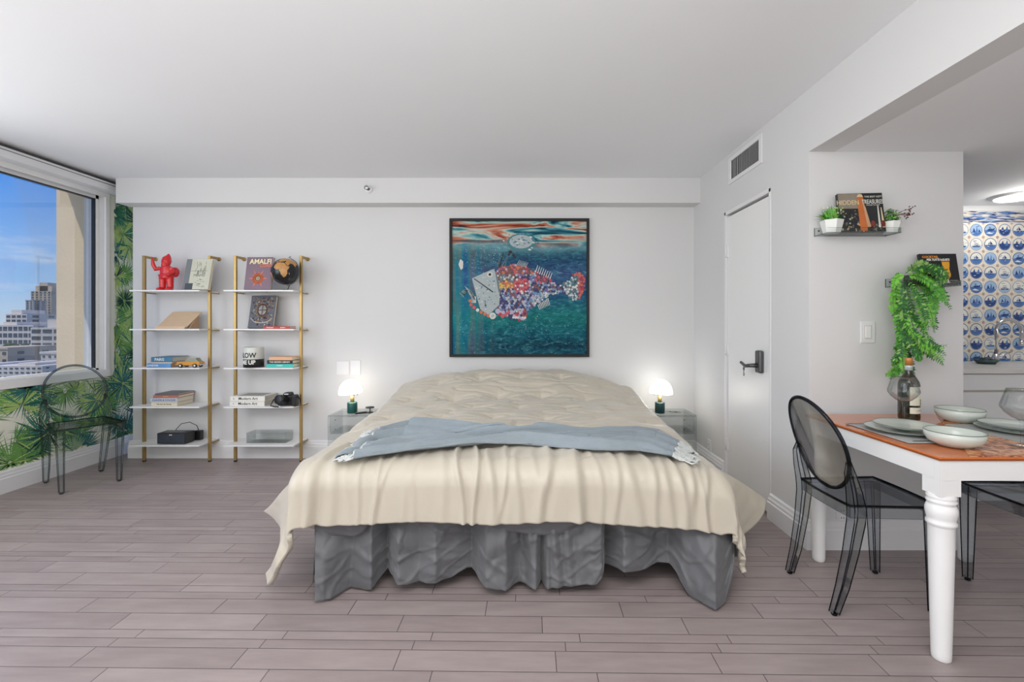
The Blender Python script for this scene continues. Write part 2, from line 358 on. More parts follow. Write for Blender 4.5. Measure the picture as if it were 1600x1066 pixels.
wallpaper()

# window
b = MB()
t = .055; GX = -3.835
for (y0, y1, z0, z1) in ((WY0, WY1, WZ0, WZ0+t*.55), (WY0, WY1, WZ1-t, WZ1), (WY0, WY0+t, WZ0, WZ1), (WY1-t*.6, WY1, WZ0, WZ1)):
    b.box(GX-.03, GX+.02, y0, y1, z0, z1)
W1 = structure('window_1', b, 'white', 'wide fixed window in a white frame looking over the city', 'window', bevel=.003)
b = MB(); b.box(XL-.02, XL+.025, WY0-.05, WY1+.042, WZ0-.05, WZ0+.012); b.box(GX, XL, WY0, WY1, WZ0, WZ0+.012)
o = b.build('window_sill', 'white', W1, bevel=.003)
b = MB(); b.box(XL, XL+.018, WY1, WY1+.042, WZ0+.012, WZ1+.04); b.box(XL, XL+.018, WY0-.05, WY1, WZ1-.035, WZ1+.04); b.box(XL, XL+.018, WY0-.05, WY0, WZ0+.012, WZ1-.035)
b.build('window_casing', 'white', W1, bevel=.003)
b = MB(); b.box(GX-.006, GX-.002, WY0+t, WY1-t*.6, WZ0+t*.5, WZ1-t); b.build('window_pane', 'pane', W1)
b = MB()
for (y0, y1, z0, z1) in ((WY0+t, WY1-t*.6, WZ1-t-.008, WZ1-t), (WY1-t*.6-.008, WY1-t*.6, WZ0+t*.5, WZ1-t)): b.box(GX-.01, GX+.021, y0, y1, z0, z1)
b.build('window_gasket', 'black', W1)

bl = thing('roller_blind', 'grey-white roller blind cassette mounted above the window', 'blind', (-3.72, 2, 2.4))
b = MB(); b.box(-.05, .06, -1.8, 2.42, .0, .075); b.build('cassette', 'trim', bl, bevel=.004)
b = MB(); b.box(-.05, .035, -1.8, 2.42, .0755, .092); b.build('top_gap_shade', 'darkmetal', bl)  # dark strip standing in for the shaded gap above the cassette
b = MB(); b.box(.06, .063, -1.8, 2.42, .052, .056); b.build('cassette_groove', 'darkmetal', bl)

# door
b = MB(); b.box(XR+.012, XR+.05, DY0+.006, DY1-.006, .012, DZ-.03)
D1 = structure('door_1', b, 'white', 'plain white closet door with pewter lever', 'door', bevel=.002)
b = MB()
b.box(XR-.003, XR+.05, DY0-.02, DY0+.003, 0, DZ+.01); b.box(XR-.003, XR+.05, DY1-.003, DY1+.02, 0, DZ+.01); b.box(XR-.003, XR+.05, DY0-.02, DY1+.02, DZ-.015, DZ+.012)
b.build('door_frame', 'trim', D1, bevel=.002)
b = MB(); b.box(XR+.0515, XR+.06, DY0, DY1, 0, DZ-.02); b.build('door_gap_shade', 'dark', D1)  # dark sheet behind the leaf, painted shade for the gap around it
for z in (.30, 1.03, 1.78):
    b = MB(); b.box(XR+.002, XR+.012, DY1-.022, DY1-.002, z-.045, z+.045); b.tube([(XR-.002, DY1-.004, z-.045), (XR-.002, DY1-.004, z+.045)], .006, 8); b.build('hinge', 'trim', D1)
hy = 3.04; hz = .96
b = MB(); b.box(XR-.022, XR+.012, hy-.032, hy+.032, hz-.06, hz+.09); b.build('lock_plate', 'darkmetal', D1, bevel=.012)
b = MB(); b.tube([(XR-.02, hy, hz-.01), (XR-.055, hy, hz-.01), (XR-.062, hy+.02, hz-.012), (XR-.062, hy+.075, hz-.02), (XR-.062, hy+.135, hz+.0)], [.016, .013, .013, .012, .010], 10); b.build('door_handle', 'darkmetal', D1)
ky = at(1167, 0, 3.14)
kk = thing('door_key', 'small steel key hanging below the closet door lever', 'key', (XR-.062, 3.135, .945))
b = MB(); b.ball((0, 0, -.025), (.003, .013, .013)); b.build('key_bow', 'darkmetal', kk)
b = MB(); b.box(-.001, .001, -.004, .004, -.075, -.035); b.box(-.001, .001, -.009, -.004, -.07, -.055); b.build('key_blade', 'darkmetal', kk)

# air vent
v = thing('air_vent', 'white louvred air supply grille high on the right wall', 'air vent', (XR, 3.25, 2.375))
b = MB()
for (y0, y1, z0, z1) in ((-.245, .245, .07, .098), (-.245, .245, -.098, -.07), (-.245, -.205, -.07, .07), (.205, .245, -.07, .07)): b.box(-.008, 0, y0, y1, z0, z1)
b.build('vent_frame', 'trim', v, bevel=.002)
b = MB()
for i in range(24):
    y = -.2+i*.4/23; b.add([(-.006, y-.006, -.07), (-.001, y+.004, -.07), (-.001, y+.004, .07), (-.006, y-.006, .07)], [(0, 1, 2, 3)])
b.build('louvres', 'wall', v, solid=.0015)
b = MB(); b.box(-.0009, -.0002, -.205, .205, -.07, .07); b.build('vent_opening', 'darkmetal', v)

# sprinkler
sp = thing('sprinkler_head', 'small round chrome sprinkler on the soffit above the shelves', 'sprinkler', (PX(576, 4.06), 4.063, PZ(296, 4.06)), rot=(R(90), 0, 0))
b = MB(); b.lathe([(0, 0), (.036, 0), (.034, .008), (.015, .012)], seg=24); b.build('escutcheon', 'trim', sp)
b = MB(); b.lathe([(.013, .0121), (.013, .03), (.005, .034)]); b.tube([(-.011, 0, .03), (-.013, 0, .05), (0, 0, .06), (.013, 0, .05), (.011, 0, .03)], .003, 6); b.build('nozzle', 'darkmetal', sp)
b = MB(); b.lathe([(0, .06), (.02, .06), (.02, .0625), (0, .0625)], seg=16); b.build('deflector', 'chrome', sp)

# ------------------------------------------------------------------ wall plates
def plate(name, label, cat, loc, rot, w, h, kind):
    o = thing(name, label, cat, loc, rot=rot)
    b = MB(); b.box(-w/2, w/2, -.006, 0, -h/2, h/2); b.build('cover_plate', 'trim', o, bevel=.002)
    if kind == 'switch':
        b = MB(); b.box(-.016, .016, -.010, -.0061, -.033, .033); b.build('rocker', 'white', o, bevel=.002)
        b = MB(); b.box(-.019, .019, -.0066, -.00605, -.036, .036); b.build('rocker_surround', 'paper2', o)
    elif kind == 'outlet':
        for z in (-.02, .02):
            b = MB(); b.box(-.017, .017, -.008, -.0061, z-.014, z+.014); s_ = b.build('socket', 'white', o, bevel=.002)
            b = MB(); b.box(-.008, -.005, -.0084, -.0081, z-.005, z+.006); b.box(.005, .008, -.0084, -.0081, z-.005, z+.006); b.build('slots', 'dark', s_)
    return o
plate('wall_plate', 'blank white wall plate above the left bedside lamp, the left of the pair', 'wall plate', (PX(536, YB), YB, PZ(575, YB)), (0, 0, 0), .115, .125, None)
plate('light_switch', 'tall white switch plate above the left bedside lamp, the right of the pair', 'light switch', (PX(556, YB), YB, PZ(574.5, YB)), (0, 0, 0), .09, .135, None)
plate('light_switch', 'white rocker light switch on the short wall left of the hanging fern', 'light switch', (PX(1355, YP), YP, PZ(519, YP)), (0, 0, 0), .078, .118, 'switch')
plate('power_outlet', 'white power outlet low on the short wall seen through the smoke chair', 'outlet', (PX(1315, YP), YP, PZ(803, YP)), (0, 0, 0), .062, .085, 'outlet')
plate('power_outlet', 'white power outlet on the right wall between nightstand and closet door', 'outlet', (XR, 3.86, PZ(698, 3.86)), (0, 0, R(-90)), .065, .115, 'outlet')
plate('power_outlet', 'white power outlet on the back wall seen through the right nightstand', 'outlet', (PX(1076, YB), YB, PZ(668, YB)), (0, 0, 0), .07, .115, 'outlet')

# ------------------------------------------------------------------ outside
fin = MB(); fin.box(-4.46, -3.95, 4.4, 5.6, -3, 3.4); tag(fin.build('building_fin', 'beige_stucco'), 'beige stucco wall of this building standing just outside the window', 'wall', kind='structure')
b = MB(); b.box(-4.46, -3.951, -3.1, 4.4, 2.78, 3.0); tag(b.build('roof_overhang', 'beige_stucco'), 'beige stucco overhang above the window', 'overhang', kind='structure')
b = MB(); b.box(-900, -60, -300, 1200, -46, -45.9); tag(b.build('street_ground', mat('street_ground', (120, 122, 112), .95, var=.3, vs=.05)), 'grey green city ground far below the window', 'ground', kind='structure')
GZ = -45.9
BW = mat('offwhite_facade', (216, 206, 192), .9, var=.05, vs=.2); BG = mat('grey_facade', (170, 168, 164), .9, var=.05, vs=.2); BGL = mat('dark_window_band', (84, 92, 96), .25, var=.3, vs=.8); BT = mat('tan_facade', (196, 178, 154), .9, var=.05, vs=.2)
def building(label, px0, px1, ytop, Y, dep, wall, rows, cols, top=None, wz=.62, wx=.6, bottom=None):
    x0 = PX(px0, Y); x1 = PX(px1, Y); z1 = PZ(ytop, Y); o = thing('building', label, 'building', ((x0+x1)/2, Y, GZ), group='city buildings outside the window')
    w = x1-x0; h = z1-GZ; b = MB(); b.box(-w/2, w/2, 0, dep, 0, h); b.build('walls', wall, o)
    zb = (PZ(bottom, Y)-GZ) if bottom else h*.15
    ch = (h-zb)/rows; ww = w/cols*wx; hh = ch*wz; rd = dep/max(2, cols); first = None; sidew = None
    for r in range(rows):
        for c in range(cols):
            cx = -w/2+w*(c+.5)/cols; cz = zb+ch*(r+.45)
            if first is None:
                b = MB(); b.box(-ww/2, ww/2, -.15, -.01, -hh/2, hh/2); first = b.build('window', BGL, o); q = first
            else: q = first.copy(); COL.objects.link(q); q.parent = o
            q.location = (cx, 0, cz)
    if rows*cols <= 50:
        for r in range(rows):
            for c in range(max(2, cols//2)):
                cz = zb+ch*(r+.45); n_ = max(2, cols//2)
                if sidew is None:
                    b = MB(); b.box(.01, .15, -rd*wx/2, rd*wx/2, -hh/2, hh/2); sidew = b.build('window', BGL, o); q = sidew
                else: q = sidew.copy(); COL.objects.link(q); q.parent = o
                q.location = (w/2, dep*(c+.5)/n_, cz)
    if top:
        b = MB()
        for (a0, a1, hh) in top: b.box(-w/2+w*a0, -w/2+w*a1, dep*.1, dep*.8, h, h+hh)
        b.build('rooftop', wall, o)
    else:
        b = MB(); b.box(-w/2-.3, w/2+.3, -.3, dep+.3, h, h+.8); b.build('parapet', wall, o)
    return o
building('tall beige residential tower, the highest on the skyline outside', 48, 80, 455, 520, 30, BT, 19, 5, [(.1, .9, 6), (.3, .7, 10)], .7, .5, 530)
building('slim grey tower directly behind the tall beige tower', 61, 84, 446, 560, 30, BG, 22, 4, [(.1, .8, 3)], .7, .6, 530)
building('narrow grey tower standing left of the tall beige tower', 40, 52, 470, 500, 14, BG, 22, 2, None, .7, .5, 530)
building('mid-rise white apartment block left of the towers', 9, 42, 491, 430, 30, BW, 8, 4, [(.1, .6, 4)], .55, .7, 545)
building('long white office building with blue-green windows in the middle distance', -20, 52, 508, 300, 40, BW, 5, 9, [(.2, .5, 2)], .6, .75, 560)
building('white building with dark glass front beside the stucco wall', 48, 100, 512, 280, 40, BW, 5, 3, [(.3, .9, 5)], .55, .8, 565)
building('low cream building with small windows, nearest on the right of the view', 64, 110, 553, 175, 26, BW, 5, 5, None, .45, .35, 592)
building('low cream building with a flat roof, nearest on the left of the view', -40, 66, 572, 150, 20, BW, 3, 12, [(.05, .2, .6), (.55, .8, .8)], .3, .5, 592)
building('cream block at the left edge of the window view', -30, 12, 546, 190, 20, BT, 4, 4, None, .4, .5, 592)
lf = mat('tree_foliage', (66, 82, 50), .9, var=.4, vs=.6)
rnd = random.Random(3)
for i, (px, py, Y, r) in enumerate([(12, 549, 240, 3.6), (25, 546, 255, 4.6), (40, 549, 240, 4.0)]):
    c = at(px, py, Y); o = thing('street_tree', ['round dark green tree at the left of the clump outside', 'tallest dark green tree in the middle of the clump outside', 'dark green tree at the right of the clump outside'][i], 'tree', (c.x, Y, GZ), group='street trees outside the window')
    b = MB(); zt = c.z-GZ
    for k in range(14): b.ball((rnd.uniform(-r, r)*.7, rnd.uniform(-r, r)*.6, zt+rnd.uniform(-r, r)*.35), r*rnd.uniform(.35, .55), seg=10)
    b.build('crown', lf, o); b = MB(); b.tube([(0, 0, 0), (0, 0, zt)], .7, 8); b.build('trunk', BT, o)

# ------------------------------------------------------------------ bed
X0, X1 = -.98, .87; YH, YF = 4.17, 2.17
def ztop(x, y):
    t = max(0, min(1, (y-2.1)/1.4)); z = .602+.05*t
    if x > .3: z -= (.055*((x-.3)/.57)**2)*(1-.4*t)
    if x < -.6: z -= .015*((-.6-x)/.38)**2
    u = (x+.10)/.92
    p = smooth(3.35, 3.88, y)*(1-min(1, abs(u)**3.2)*.62)
    z += p*.165*(1+.05*math.cos((x-.1)*3))
    z -= smooth(3.98, 4.2, y)*.30
    return z
TUFT = []
for j in range(9):
    for i in range(8):
        TUFT.append((-1.02+i*.33+(.165 if j % 2 else 0), 2.12+j*.27+.03*math.sin(i*5+j)))
def topdetail(x, y):
    d = 0; m = 9
    for tx, ty in TUFT:
        dx, dy = x-tx, y-ty; r2 = (dx/.045)**2+(dy/.035)**2; m = min(m, dx*dx+dy*dy)
        if r2 < 9: d -= .020*math.exp(-r2)
        if abs(dy) < .05 and abs(dx) < .22: d -= .010*math.exp(-(dy/.011)**2)*math.exp(-(dx/.11)**2)
        if abs(dx) < .04 and abs(dy) < .12: d -= .006*math.exp(-(dx/.010)**2)*math.exp(-(dy/.06)**2)
    k = smooth(2.3, 2.7, y)
    d += k*.018*(1-math.exp(-m/.012))
    d += k*(.006*noise.noise(Vector((x*3.2, y*9, 1.3)))-.009*max(0, 1-abs(noise.noise(Vector((x*3.4+y*1.5, y*13, 4))))*7)+.003*noise.noise(Vector((x*16, y*24, 6))))
    d += smooth(2.62, 2.4, y)*frontw(x, 2.51-y)*.9
    return d
FOLD = []
_r = random.Random(41); _x = -1.0
while _x < .95:
    FOLD.append((_x, _r.choice([.3, .6, .8, 1.1])*_r.uniform(.8, 1.1), _r.uniform(.010, .026), _r.uniform(-.10, .10), _r.uniform(0, 6), _r.choice([0, 0, .25, .5]))); _x += _r.uniform(.045, .10)
def frontw(x, h):
    """lengthwise folds of the satin front; h = distance along the cloth from the folds' start"""
    d = .006*noise.noise(Vector((x*4, h*3, 3.3)))
    for fx, am, wd, sl, ph, st in FOLD:
        if abs(x-fx) > .25: continue
        c = fx+sl*(h-.25)+.014*math.sin(h*11+ph); q = (x-c)/wd
        if abs(q) > 4: continue
        d += am*.021*smooth(st*.3, st*.3+.14, h)*(1-.45*smooth(.40, .62, h))*math.exp(-q*q)
        q2 = (x-c-wd*1.5)/(wd*.8); d -= am*.008*smooth(st*.3, st*.3+.14, h)*math.exp(-q2*q2)
    return d-.006
YF = 2.17
SL, SR, FR = .56, .62, .335
WT = X1-X0; LL = YH-YF
def drape_side(side, a, y, z):
    r = .075; th = min(a/r, 1.45); rest = max(0, a-r*1.45)
    c0, wd, am = (2.9, .16, .12) if side < 0 else (2.62, .16, .76)
    fl = .08+math.exp(-((y-c0)/wd)**2)*am+.06*noise.noise(Vector((y*3, side, 0)))*smooth(3.7, 3.2, y)
    fl *= .35+.65*smooth(3.9, 3.2, y)
    fl = max(.01, min(.95, fl)); o = r*math.sin(th)+rest*fl
    return Vector((side*o, 0, -(r*(1-math.cos(th))+rest*math.sqrt(1-fl*fl))))
def drape_front(b):
    r = .125; th = min(b/r, 1.42); rest = max(0, b-r*1.42); fl = .06
    return Vector((0, -(r*math.sin(th)+rest*fl), -(r*(1-math.cos(th))+rest)))
TIPS = {-1: (Vector((-1.43, 2.52, .20)), Vector((-1.175, 2.10, .035))), 1: (Vector((1.03, 2.27, .08)), Vector((1.005, 2.085, .105)))}
def comf(s, t):
    u = -SL+s*(WT+SL+SR); v = t*(LL+FR)
    side = -1 if u < WT/2 else 1
    a = max(-u, 0) if side < 0 else max(u-WT, 0)
    b = max(v-LL, 0); q = math.hypot(a, b)
    x = X0+min(max(u, 0), WT); y = YH-min(v, LL); z = ztop(x, y)
    hfold = (2.17+.34-y) if b <= 0 else .34+b
    if q < 1e-6: return (x, y, z+topdetail(x, y))
    C0 = Vector((x, y, z)); A_ = (SL if side < 0 else SR)
    P10, P11 = TIPS[side]
    K = Vector((X0 if side < 0 else X1, YF, ztop(X0 if side < 0 else X1, YF)))
    sidepos = lambda aa, yy, zz: drape_side(side, aa, yy, zz)
    off = drape_side(side, a, y, z)
    full = drape_side(side, A_, YF, z); w10 = P10-(K+full)
    wv = smooth(YF+.42, YF, y)
    if a > 0: off = off+w10*((a/A_)**1.35)*(wv if b <= 0 else 1)
    p = C0+off
    if b > 0:
        df = drape_front(b)
        p = p+df
        if a > 0:
            end = K+drape_side(side, A_, YF, z)+w10+drape_front(FR)
            p = p+(P11-end)*(a/A_)*(b/FR)
            if side < 0: p.x += .13*math.sin(math.pi*min(1, (b/FR)*1.15))*(a/A_)**2
    if a <= 0:
        fw_ = frontw(x, hfold); tilt = min(1, b/.14)
        p.y -= fw_*tilt*.95; p.z += fw_*(1-tilt)*.9
        p.z += .006*math.sin(x*10)*(b/FR)
    else:
        wn = .030*noise.noise(Vector((y*7+side, a*3.0, 2)))+.013*noise.noise(Vector((y*19, a*5, 5+b*9)))
        k = min(1, a*5)
        p.x += side*wn*k; p.y -= .012*noise.noise(Vector((a*14, b*12, side*3)))*k
        if b > 0: p.y -= frontw(x, hfold)*.95*min(1, b/.14)*(1-k)
        else: p.z += topdetail(x, y)*(1-k)
        if b > 0: p.y -= .02*math.sin(math.pi*min(1, a/A_))*math.sin(a*22)*.5*(b/FR)
    if p.z < .024: p.x += side*(.024-p.z)*.9; p.z = .024+.005*noise.noise(Vector((p.x*8, p.y*8, 0)))
    return tuple(p)
b = MB(); b.grid(comf, 380, 330)
comforter = b.build('comforter', 'comforter', recalc=True, solid=.022, soff=-1)
tag(comforter, 'cream satin tufted comforter draped over the bed, its corners hanging to the floor', 'comforter')

bed = thing('bed', 'large bed with a gathered charcoal grey bed skirt under a cream comforter', 'bed', (0, 3.1, 0))
b = MB(); b.box(-.93, .82, -.88, .98, .33, .535); b.build('mattress', 'mattress', bed, bevel=.05)
b = MB(); b.box(-.90, .80, -.80, .97, .12, .325); b.build('box_spring', 'dark', bed, bevel=.02)
for x in (-.8, .72):
    for y in (-.70, .85):
        b = MB(); b.tube([(x, y, 0), (x, y, .1201)], .025, 10); b.build('leg', 'dark', bed)
HEM = [(492, 935), (500, 936), (560, 930), (585, 916), (600, 902), (614, 900), (620, 908), (665, 911), (705, 908), (728, 900), (742, 903), (756, 913), (795, 917), (830, 914), (842, 916), (900, 912), (932, 909), (943, 897), (965, 891), (1000, 895), (1030, 889), (1052, 892), (1072, 918), (1098, 938), (1116, 945), (1130, 930), (1142, 900), (1147, 884)]
PLX = [(505, .02), (548, -.02), (580, .03), (600, -.04), (622, .035), (655, .0), (680, .022), (700, -.005), (735, -.045), (760, .03), (790, .03), (812, -.02), (838, .035), (846, -.02), (856, .03), (900, .02), (940, .03), (948, -.045), (975, .02), (1000, .0), (1030, -.03), (1050, -.035), (1066, .015), (1090, .04), (1118, .06), (1146, -.02)]
SKY = 2.155
def skirt(s, t):
    px = 492+s*(1147-492); x = PX(px, 2.115)
    zt = .41; zb = max(.012, PZ(interp(HEM, px), 2.10)); z = zt+(zb-zt)*t
    pl = interp(PLX, px); a = smooth(0, .55, t)
    y = SKY-.012-.022*t-pl*a*1.5
    gx = (px-846)/55; y -= .016*math.exp(-gx*gx)*math.sin(px*.32+math.sin(t*5))*smooth(.02, .3, t)*(1-.5*t)
    def rg(a_, b_, c_, p_): return max(0, 1-abs(noise.noise(Vector((a_, b_, c_))))*p_)
    y += .020*noise.noise(Vector((x*5+t*2, t*2.2, 1)))-.008*rg(x*5-t*3.2, t*1.6+x*2, 6, 5)-.006*rg(x*7+t*4, t*2.2-x*3, 9, 6)+.003*rg(x*11-t*1, t*3, 3, 6)+.004*noise.noise(Vector((x*20, t*8, 2)))
    if px < 515: x -= 0; y += 0
    wing = smooth(575, 500, px)+smooth(1065, 1125, px); y -= .075*t*wing; zb = zb; sw = .03*(s-.5)*t
    x = PX(px, min(y, 2.12))
    return (x, y-3.1, z)
b = MB(); b.grid(skirt, 320, 60)
for x, sd in ((-.955, -1), (.90, 1)):
    b.grid(lambda s, t, x=x, sd=sd: (x+sd*(.03*math.sin(s*34)*t+.02*t), SKY-.02-3.1+s*2.05, .41-.385*t), 120, 6)
sk = b.build('bed_skirt', 'skirt', bed, recalc=False, solid=.003, soff=0)
# loose upper band of the skirt, sagging in swags under the comforter hem
SW = [(492, 838), (505, 842), (530, 838), (552, 841), (566, 835), (580, 812), (620, 808), (735, 810), (745, 820), (762, 826), (800, 834), (838, 838), (850, 839), (880, 836), (900, 824), (915, 812), (1050, 814), (1070, 828), (1100, 838), (1128, 834), (1147, 824)]
def band(s, t):
    px = 492+s*(1147-492); x = PX(px, 2.10); zb = PZ(interp(SW, px), 2.10); z = .40+(zb-.40)*t
    y = SKY-.034-.022*math.sin(t*2.4)-.010*noise.noise(Vector((x*6, t*2, 1)))-.006*noise.noise(Vector((x*22, t*7, 3)))
    if t > .97: y += .02
    return (x, y-3.1, z)
b = MB(); b.grid(band, 200, 20); b.build('skirt_band', 'skirt', bed, recalc=False, solid=.003, soff=0)

# throw blanket
def onbed(px, py, lift=.035):
    lo, hi = 1.98, 4.0
    for i in range(40):
        m = (lo+hi)/2; zz = CAMZ-(py-VY)*m/F; x = PX(px, m)
        if zz < ztop(max(X0, min(X1, x)), m)+lift: hi = m
        else: lo = m
    return Vector((PX(px, m), m, 0))
FE = [(552, 712), (600, 706), (650, 700), (700, 694), (750, 689.5), (775, 688), (790, 687), (820, 687), (860, 690), (900, 694), (950, 698), (1000, 701), (1050, 709)]
BE = [(596, 668), (625, 661), (645, 657), (670, 658), (700, 662), (745, 667), (790, 669), (820, 670), (850, 668), (900, 667), (950, 665), (1000, 664), (1030, 668), (1062, 686)]
def thr(s, t):
    f = 552+s*(1050-552); g = 596+s*(1062-596)
    A = onbed(f, interp(FE, f)); B = onbed(g, interp(BE, g))
    p = A.lerp(B, t)
    wd = (A-B).length
    cx = (s-.46)/.16; pinch = math.exp(-cx*cx)
    tt = t*6.283
    z = ztop(max(X0, min(X1, p.x)), p.y)+.024
    w = .6*(.021*math.sin(tt*3.0+1.2*math.sin(s*7)+.8)+.012*math.sin(tt*3.4+s*9)+.010*noise.noise(Vector((s*5, t*5, 2)))+.010*noise.noise(Vector((s*9, t*22, 5)))-.012*abs(noise.noise(Vector((s*4, t*12+s*5, 8)))))
    for k_, (t0, t1, t2, am) in enumerate(((.18, .42, .25, .020), (.34, .50, .42, .022), (.62, .55, .60, .016), (.80, .60, .80, .018))):
        c_ = interp([(0, t0), (.46, t1), (1, t2)], s)+.03*math.sin(s*12+k_*2); w -= am*math.exp(-((t-c_)/.045)**2)-.6*am*math.exp(-((t-c_-.09)/.05)**2)
    z += w*(.9+.5*pinch)+.004*pinch
    e = min(t, 1-t); z -= (.016*(1-min(1, e/.06))**2)
    z += .014*math.exp(-((t-.93)/.05)**2)*(1 if s < .6 else .3)
    z += .012*math.exp(-((t-.06)/.05)**2)
    return (p.x, p.y, max(z, ztop(max(X0, min(X1, p.x)), p.y)+.012))
th = thing('throw_blanket', 'blue-grey fringed throw blanket laid across the middle of the bed, pinched at its centre', 'blanket', (0, 0, 0))
b = MB(); b.grid(thr, 240, 110); b.build('woven_cloth', 'throw', th, recalc=True, solid=.008, soff=0)
def layer(ta, tb, sa, sb, lift, name_):
    def f(s, t):
        s_ = sa+(sb-sa)*s; wob = .035*math.sin(s_*9+lift*300)+.02*noise.noise(Vector((s_*8, lift*100, 0))); p = Vector(thr(s_, max(0, min(1, ta+(tb-ta)*t+wob*(t if ta <= .01 else 1-t)))))
        e_ = min(t, 1-t)/.12; e2 = min(s, 1-s)/.05; k_ = min(1, e_)**.5*min(1, e2)**.5
        return (p.x, p.y, p.z+lift*(.25+.75*k_)+.004*noise.noise(Vector((s_*14, t*5, lift*90))))
    b = MB(); b.grid(f, 160, 26); b.build(name_, 'throw', th, solid=.005)
layer(.0, .36, .015, .985, .014, 'front_fold'); layer(.66, .97, .10, .44, .018, 'back_fold'); layer(.62, .93, .52, .93, .014, 'back_fold'); layer(.40, .56, .30, .72, .012, 'middle_fold')
rnd = random.Random(5)
for end in (0, 1):
    b = MB()
    for i in range(90):
        t = rnd.uniform(0, 1); p = Vector(thr(end, t)); 
        d = Vector((-1 if end == 0 else 1, rnd.uniform(-.55, .25), 0)); d.normalize(); ln = rnd.uniform(.05, .10) if end == 0 else rnd.uniform(.06, .12)
        pts = []
        for k in range(6):
            q = p+d*ln*k/5+Vector((0, .012*math.sin(k*1.3+i), 0))
            xx = max(X0, min(X1, q.x)); zz = ztop(xx, q.y)+.012+.010*math.sin(k*1.1+i*2)**2
            if q.x < X0: zz -= (X0-q.x)*1.1
            if q.x > X1: zz -= (q.x-X1)*1.1
            pts.append((q.x, q.y, max(zz, pts[0][2]-.08) if pts else p.z))
        b.tube(pts, [.0042, .0040, .0036, .0036, .005, .003], 5)
    b.build('fringe', 'fringe', th)
if True:   # bunched corner of the throw on the left
    b = MB()
    def bunch(s, t):
        a = onbed(537, 708); c = onbed(603, 664); p = a.lerp(c, s); ang = t*math.pi*1.0
        r = (.030+.010*math.sin(s*17))*(1-.3*abs(s-.5)); off = Vector((-.8, -.5, 0)).normalized()*r*math.cos(ang)*1.5
        q = p+off; return (q.x, q.y, ztop(max(X0, q.x), q.y)+.006+r*math.sin(ang)*.9+.006*noise.noise(Vector((s*30, t*6, 0))))
    b.grid(bunch, 60, 14); b.build('rolled_corner', 'throw', th, solid=.004)

# ------------------------------------------------------------------ nightstands, lamps
def nightstand(x0, label):
    w = .43; o = thing('nightstand', label, 'nightstand', (x0, 3.89, 0), group='acrylic nightstands beside the bed'); t = .012; h = .45; d = .30
    b = MB(); b.box(0, w, 0, d, h-t, h); b.build('table_top', 'acrylic', o, bevel=.002)
    for x in (0, w-t): b = MB(); b.box(x, x+t, 0, d, 0, h-t-.0005); b.build('side_panel', 'acrylic', o, bevel=.002)
    b = MB(); b.box(t+.0005, w-t-.0005, .02, d, .29, .29+t); b.build('shelf', 'acrylic', o, bevel=.002)
    b = MB(); b.box(t+.0005, w-t-.0005, .01, .01+t, .303, h-t-.001); b.build('drawer_front', 'acrylic', o, bevel=.002)
    b = MB()
    for (a0, a1, c0, c1, e0, e1) in ((0, w, -.001, .0, h-.004, h), (0, w, -.001, 0, h-t, h-t+.002), (0, .002, -.001, 0, 0, h), (w-.002, w, -.001, 0, 0, h), (w-.0005, w+.001, 0, d, h-.003, h), (t, w-t, .0185, .0195, .29, .292), (0, w, d, d+.001, h-.003, h)): b.box(a0, a1, c0, c1, e0, e1)
    b.build('polished_edges', 'acrylicedge', o)
    for x in (.06, w-.10):
        for z in (.33, .41):
            b = MB(); b.lathe([(0, 0), (.005, 0), (.005, .003), (0, .003)], (0, 0, 0), 10)
            c = b.build('bolt', 'darkmetal', o); c.location = (x, .0095, z); c.rotation_euler = (R(90), 0, 0)
    return o
nightstand(PX(513, 3.9), 'clear acrylic nightstand left of the bed below a lit mushroom lamp')
nightstand(1.03, 'clear acrylic nightstand right of the bed in the corner by the closet door')
def lamp(x, y, label, basem, shade):
    o = thing('table_lamp', label, 'lamp', (x, y, .451), group=None)
    b = MB(); b.lathe([(.0, 0), (.040, 0), (.042, .003), (.042, .088), (.040, .092), (0, .092)], seg=36); b.build('base', basem, o)
    b = MB(); b.lathe([(.016, .0925), (.016, .165), (.0, .165)], seg=24); b.build('stem', 'brass', o)
    b = MB(); R0 = .098; pr = []
    for k in range(15):
        a = k/14*math.pi/2; pr.append((R0*math.cos(a), .172+.118*math.sin(a)))
    pr = [(R0-.004, .168)]+pr
    b.lathe(pr[:-1]+[(0.0, .29)], seg=44); sh = b.build('dome_shade', shade, o)
    sh.rotation_euler = (0, R(-5 if x < 0 else 3), 0)
    b = MB(); b.lathe([(.003, .150), (.020, .152), (.02, .166), (.003, .166)], seg=16); b.build('socket', 'brass', o)
    for sx in (-1, 1):
        b = MB(); b.ball((sx*.062, -.05, .166), .0055); b.build('knob', 'darkmetal', o)
    l = light('lamp_glow', 'POINT', (x, y-.02, .451+.155), 1.6, (1, .93, .82), shadow_soft_size=.05); 
    return o
MT['lampglass2'] = mat('lit_white_glass', (255, 254, 250), .3, emis=(255, 252, 244), es=5.0)
lamp(PX(550.5, 4.0), 4.0, 'lit mushroom lamp with green marble base on the left nightstand', 'green', 'lampglass')
lamp(PX(1031, 4.0), 4.0, 'lit mushroom lamp with dark base on the right nightstand', 'darkgreen', 'lampglass2')
o = thing('remote_control', 'small black remote lying on the left nightstand beside the lamp', 'remote', (PX(564, 3.96), 3.96, .452), rz=R(35))
b = MB(); b.box(-.05, .05, -.014, .014, 0, .014); b.build('casing', 'black', o, bevel=.004)
b = MB()
for k in range(4): b.lathe([(0, .0141), (.004, .0141), (.004, .0155), (0, .0155)], (-.035+k*.02, 0, 0), 10)
b.build('buttons', 'darkmetal', o)
o = thing('charging_stand', 'round black wireless charger with cable at the edge of the left nightstand', 'charger', (PX(578, 4.0), 4.0, .452))
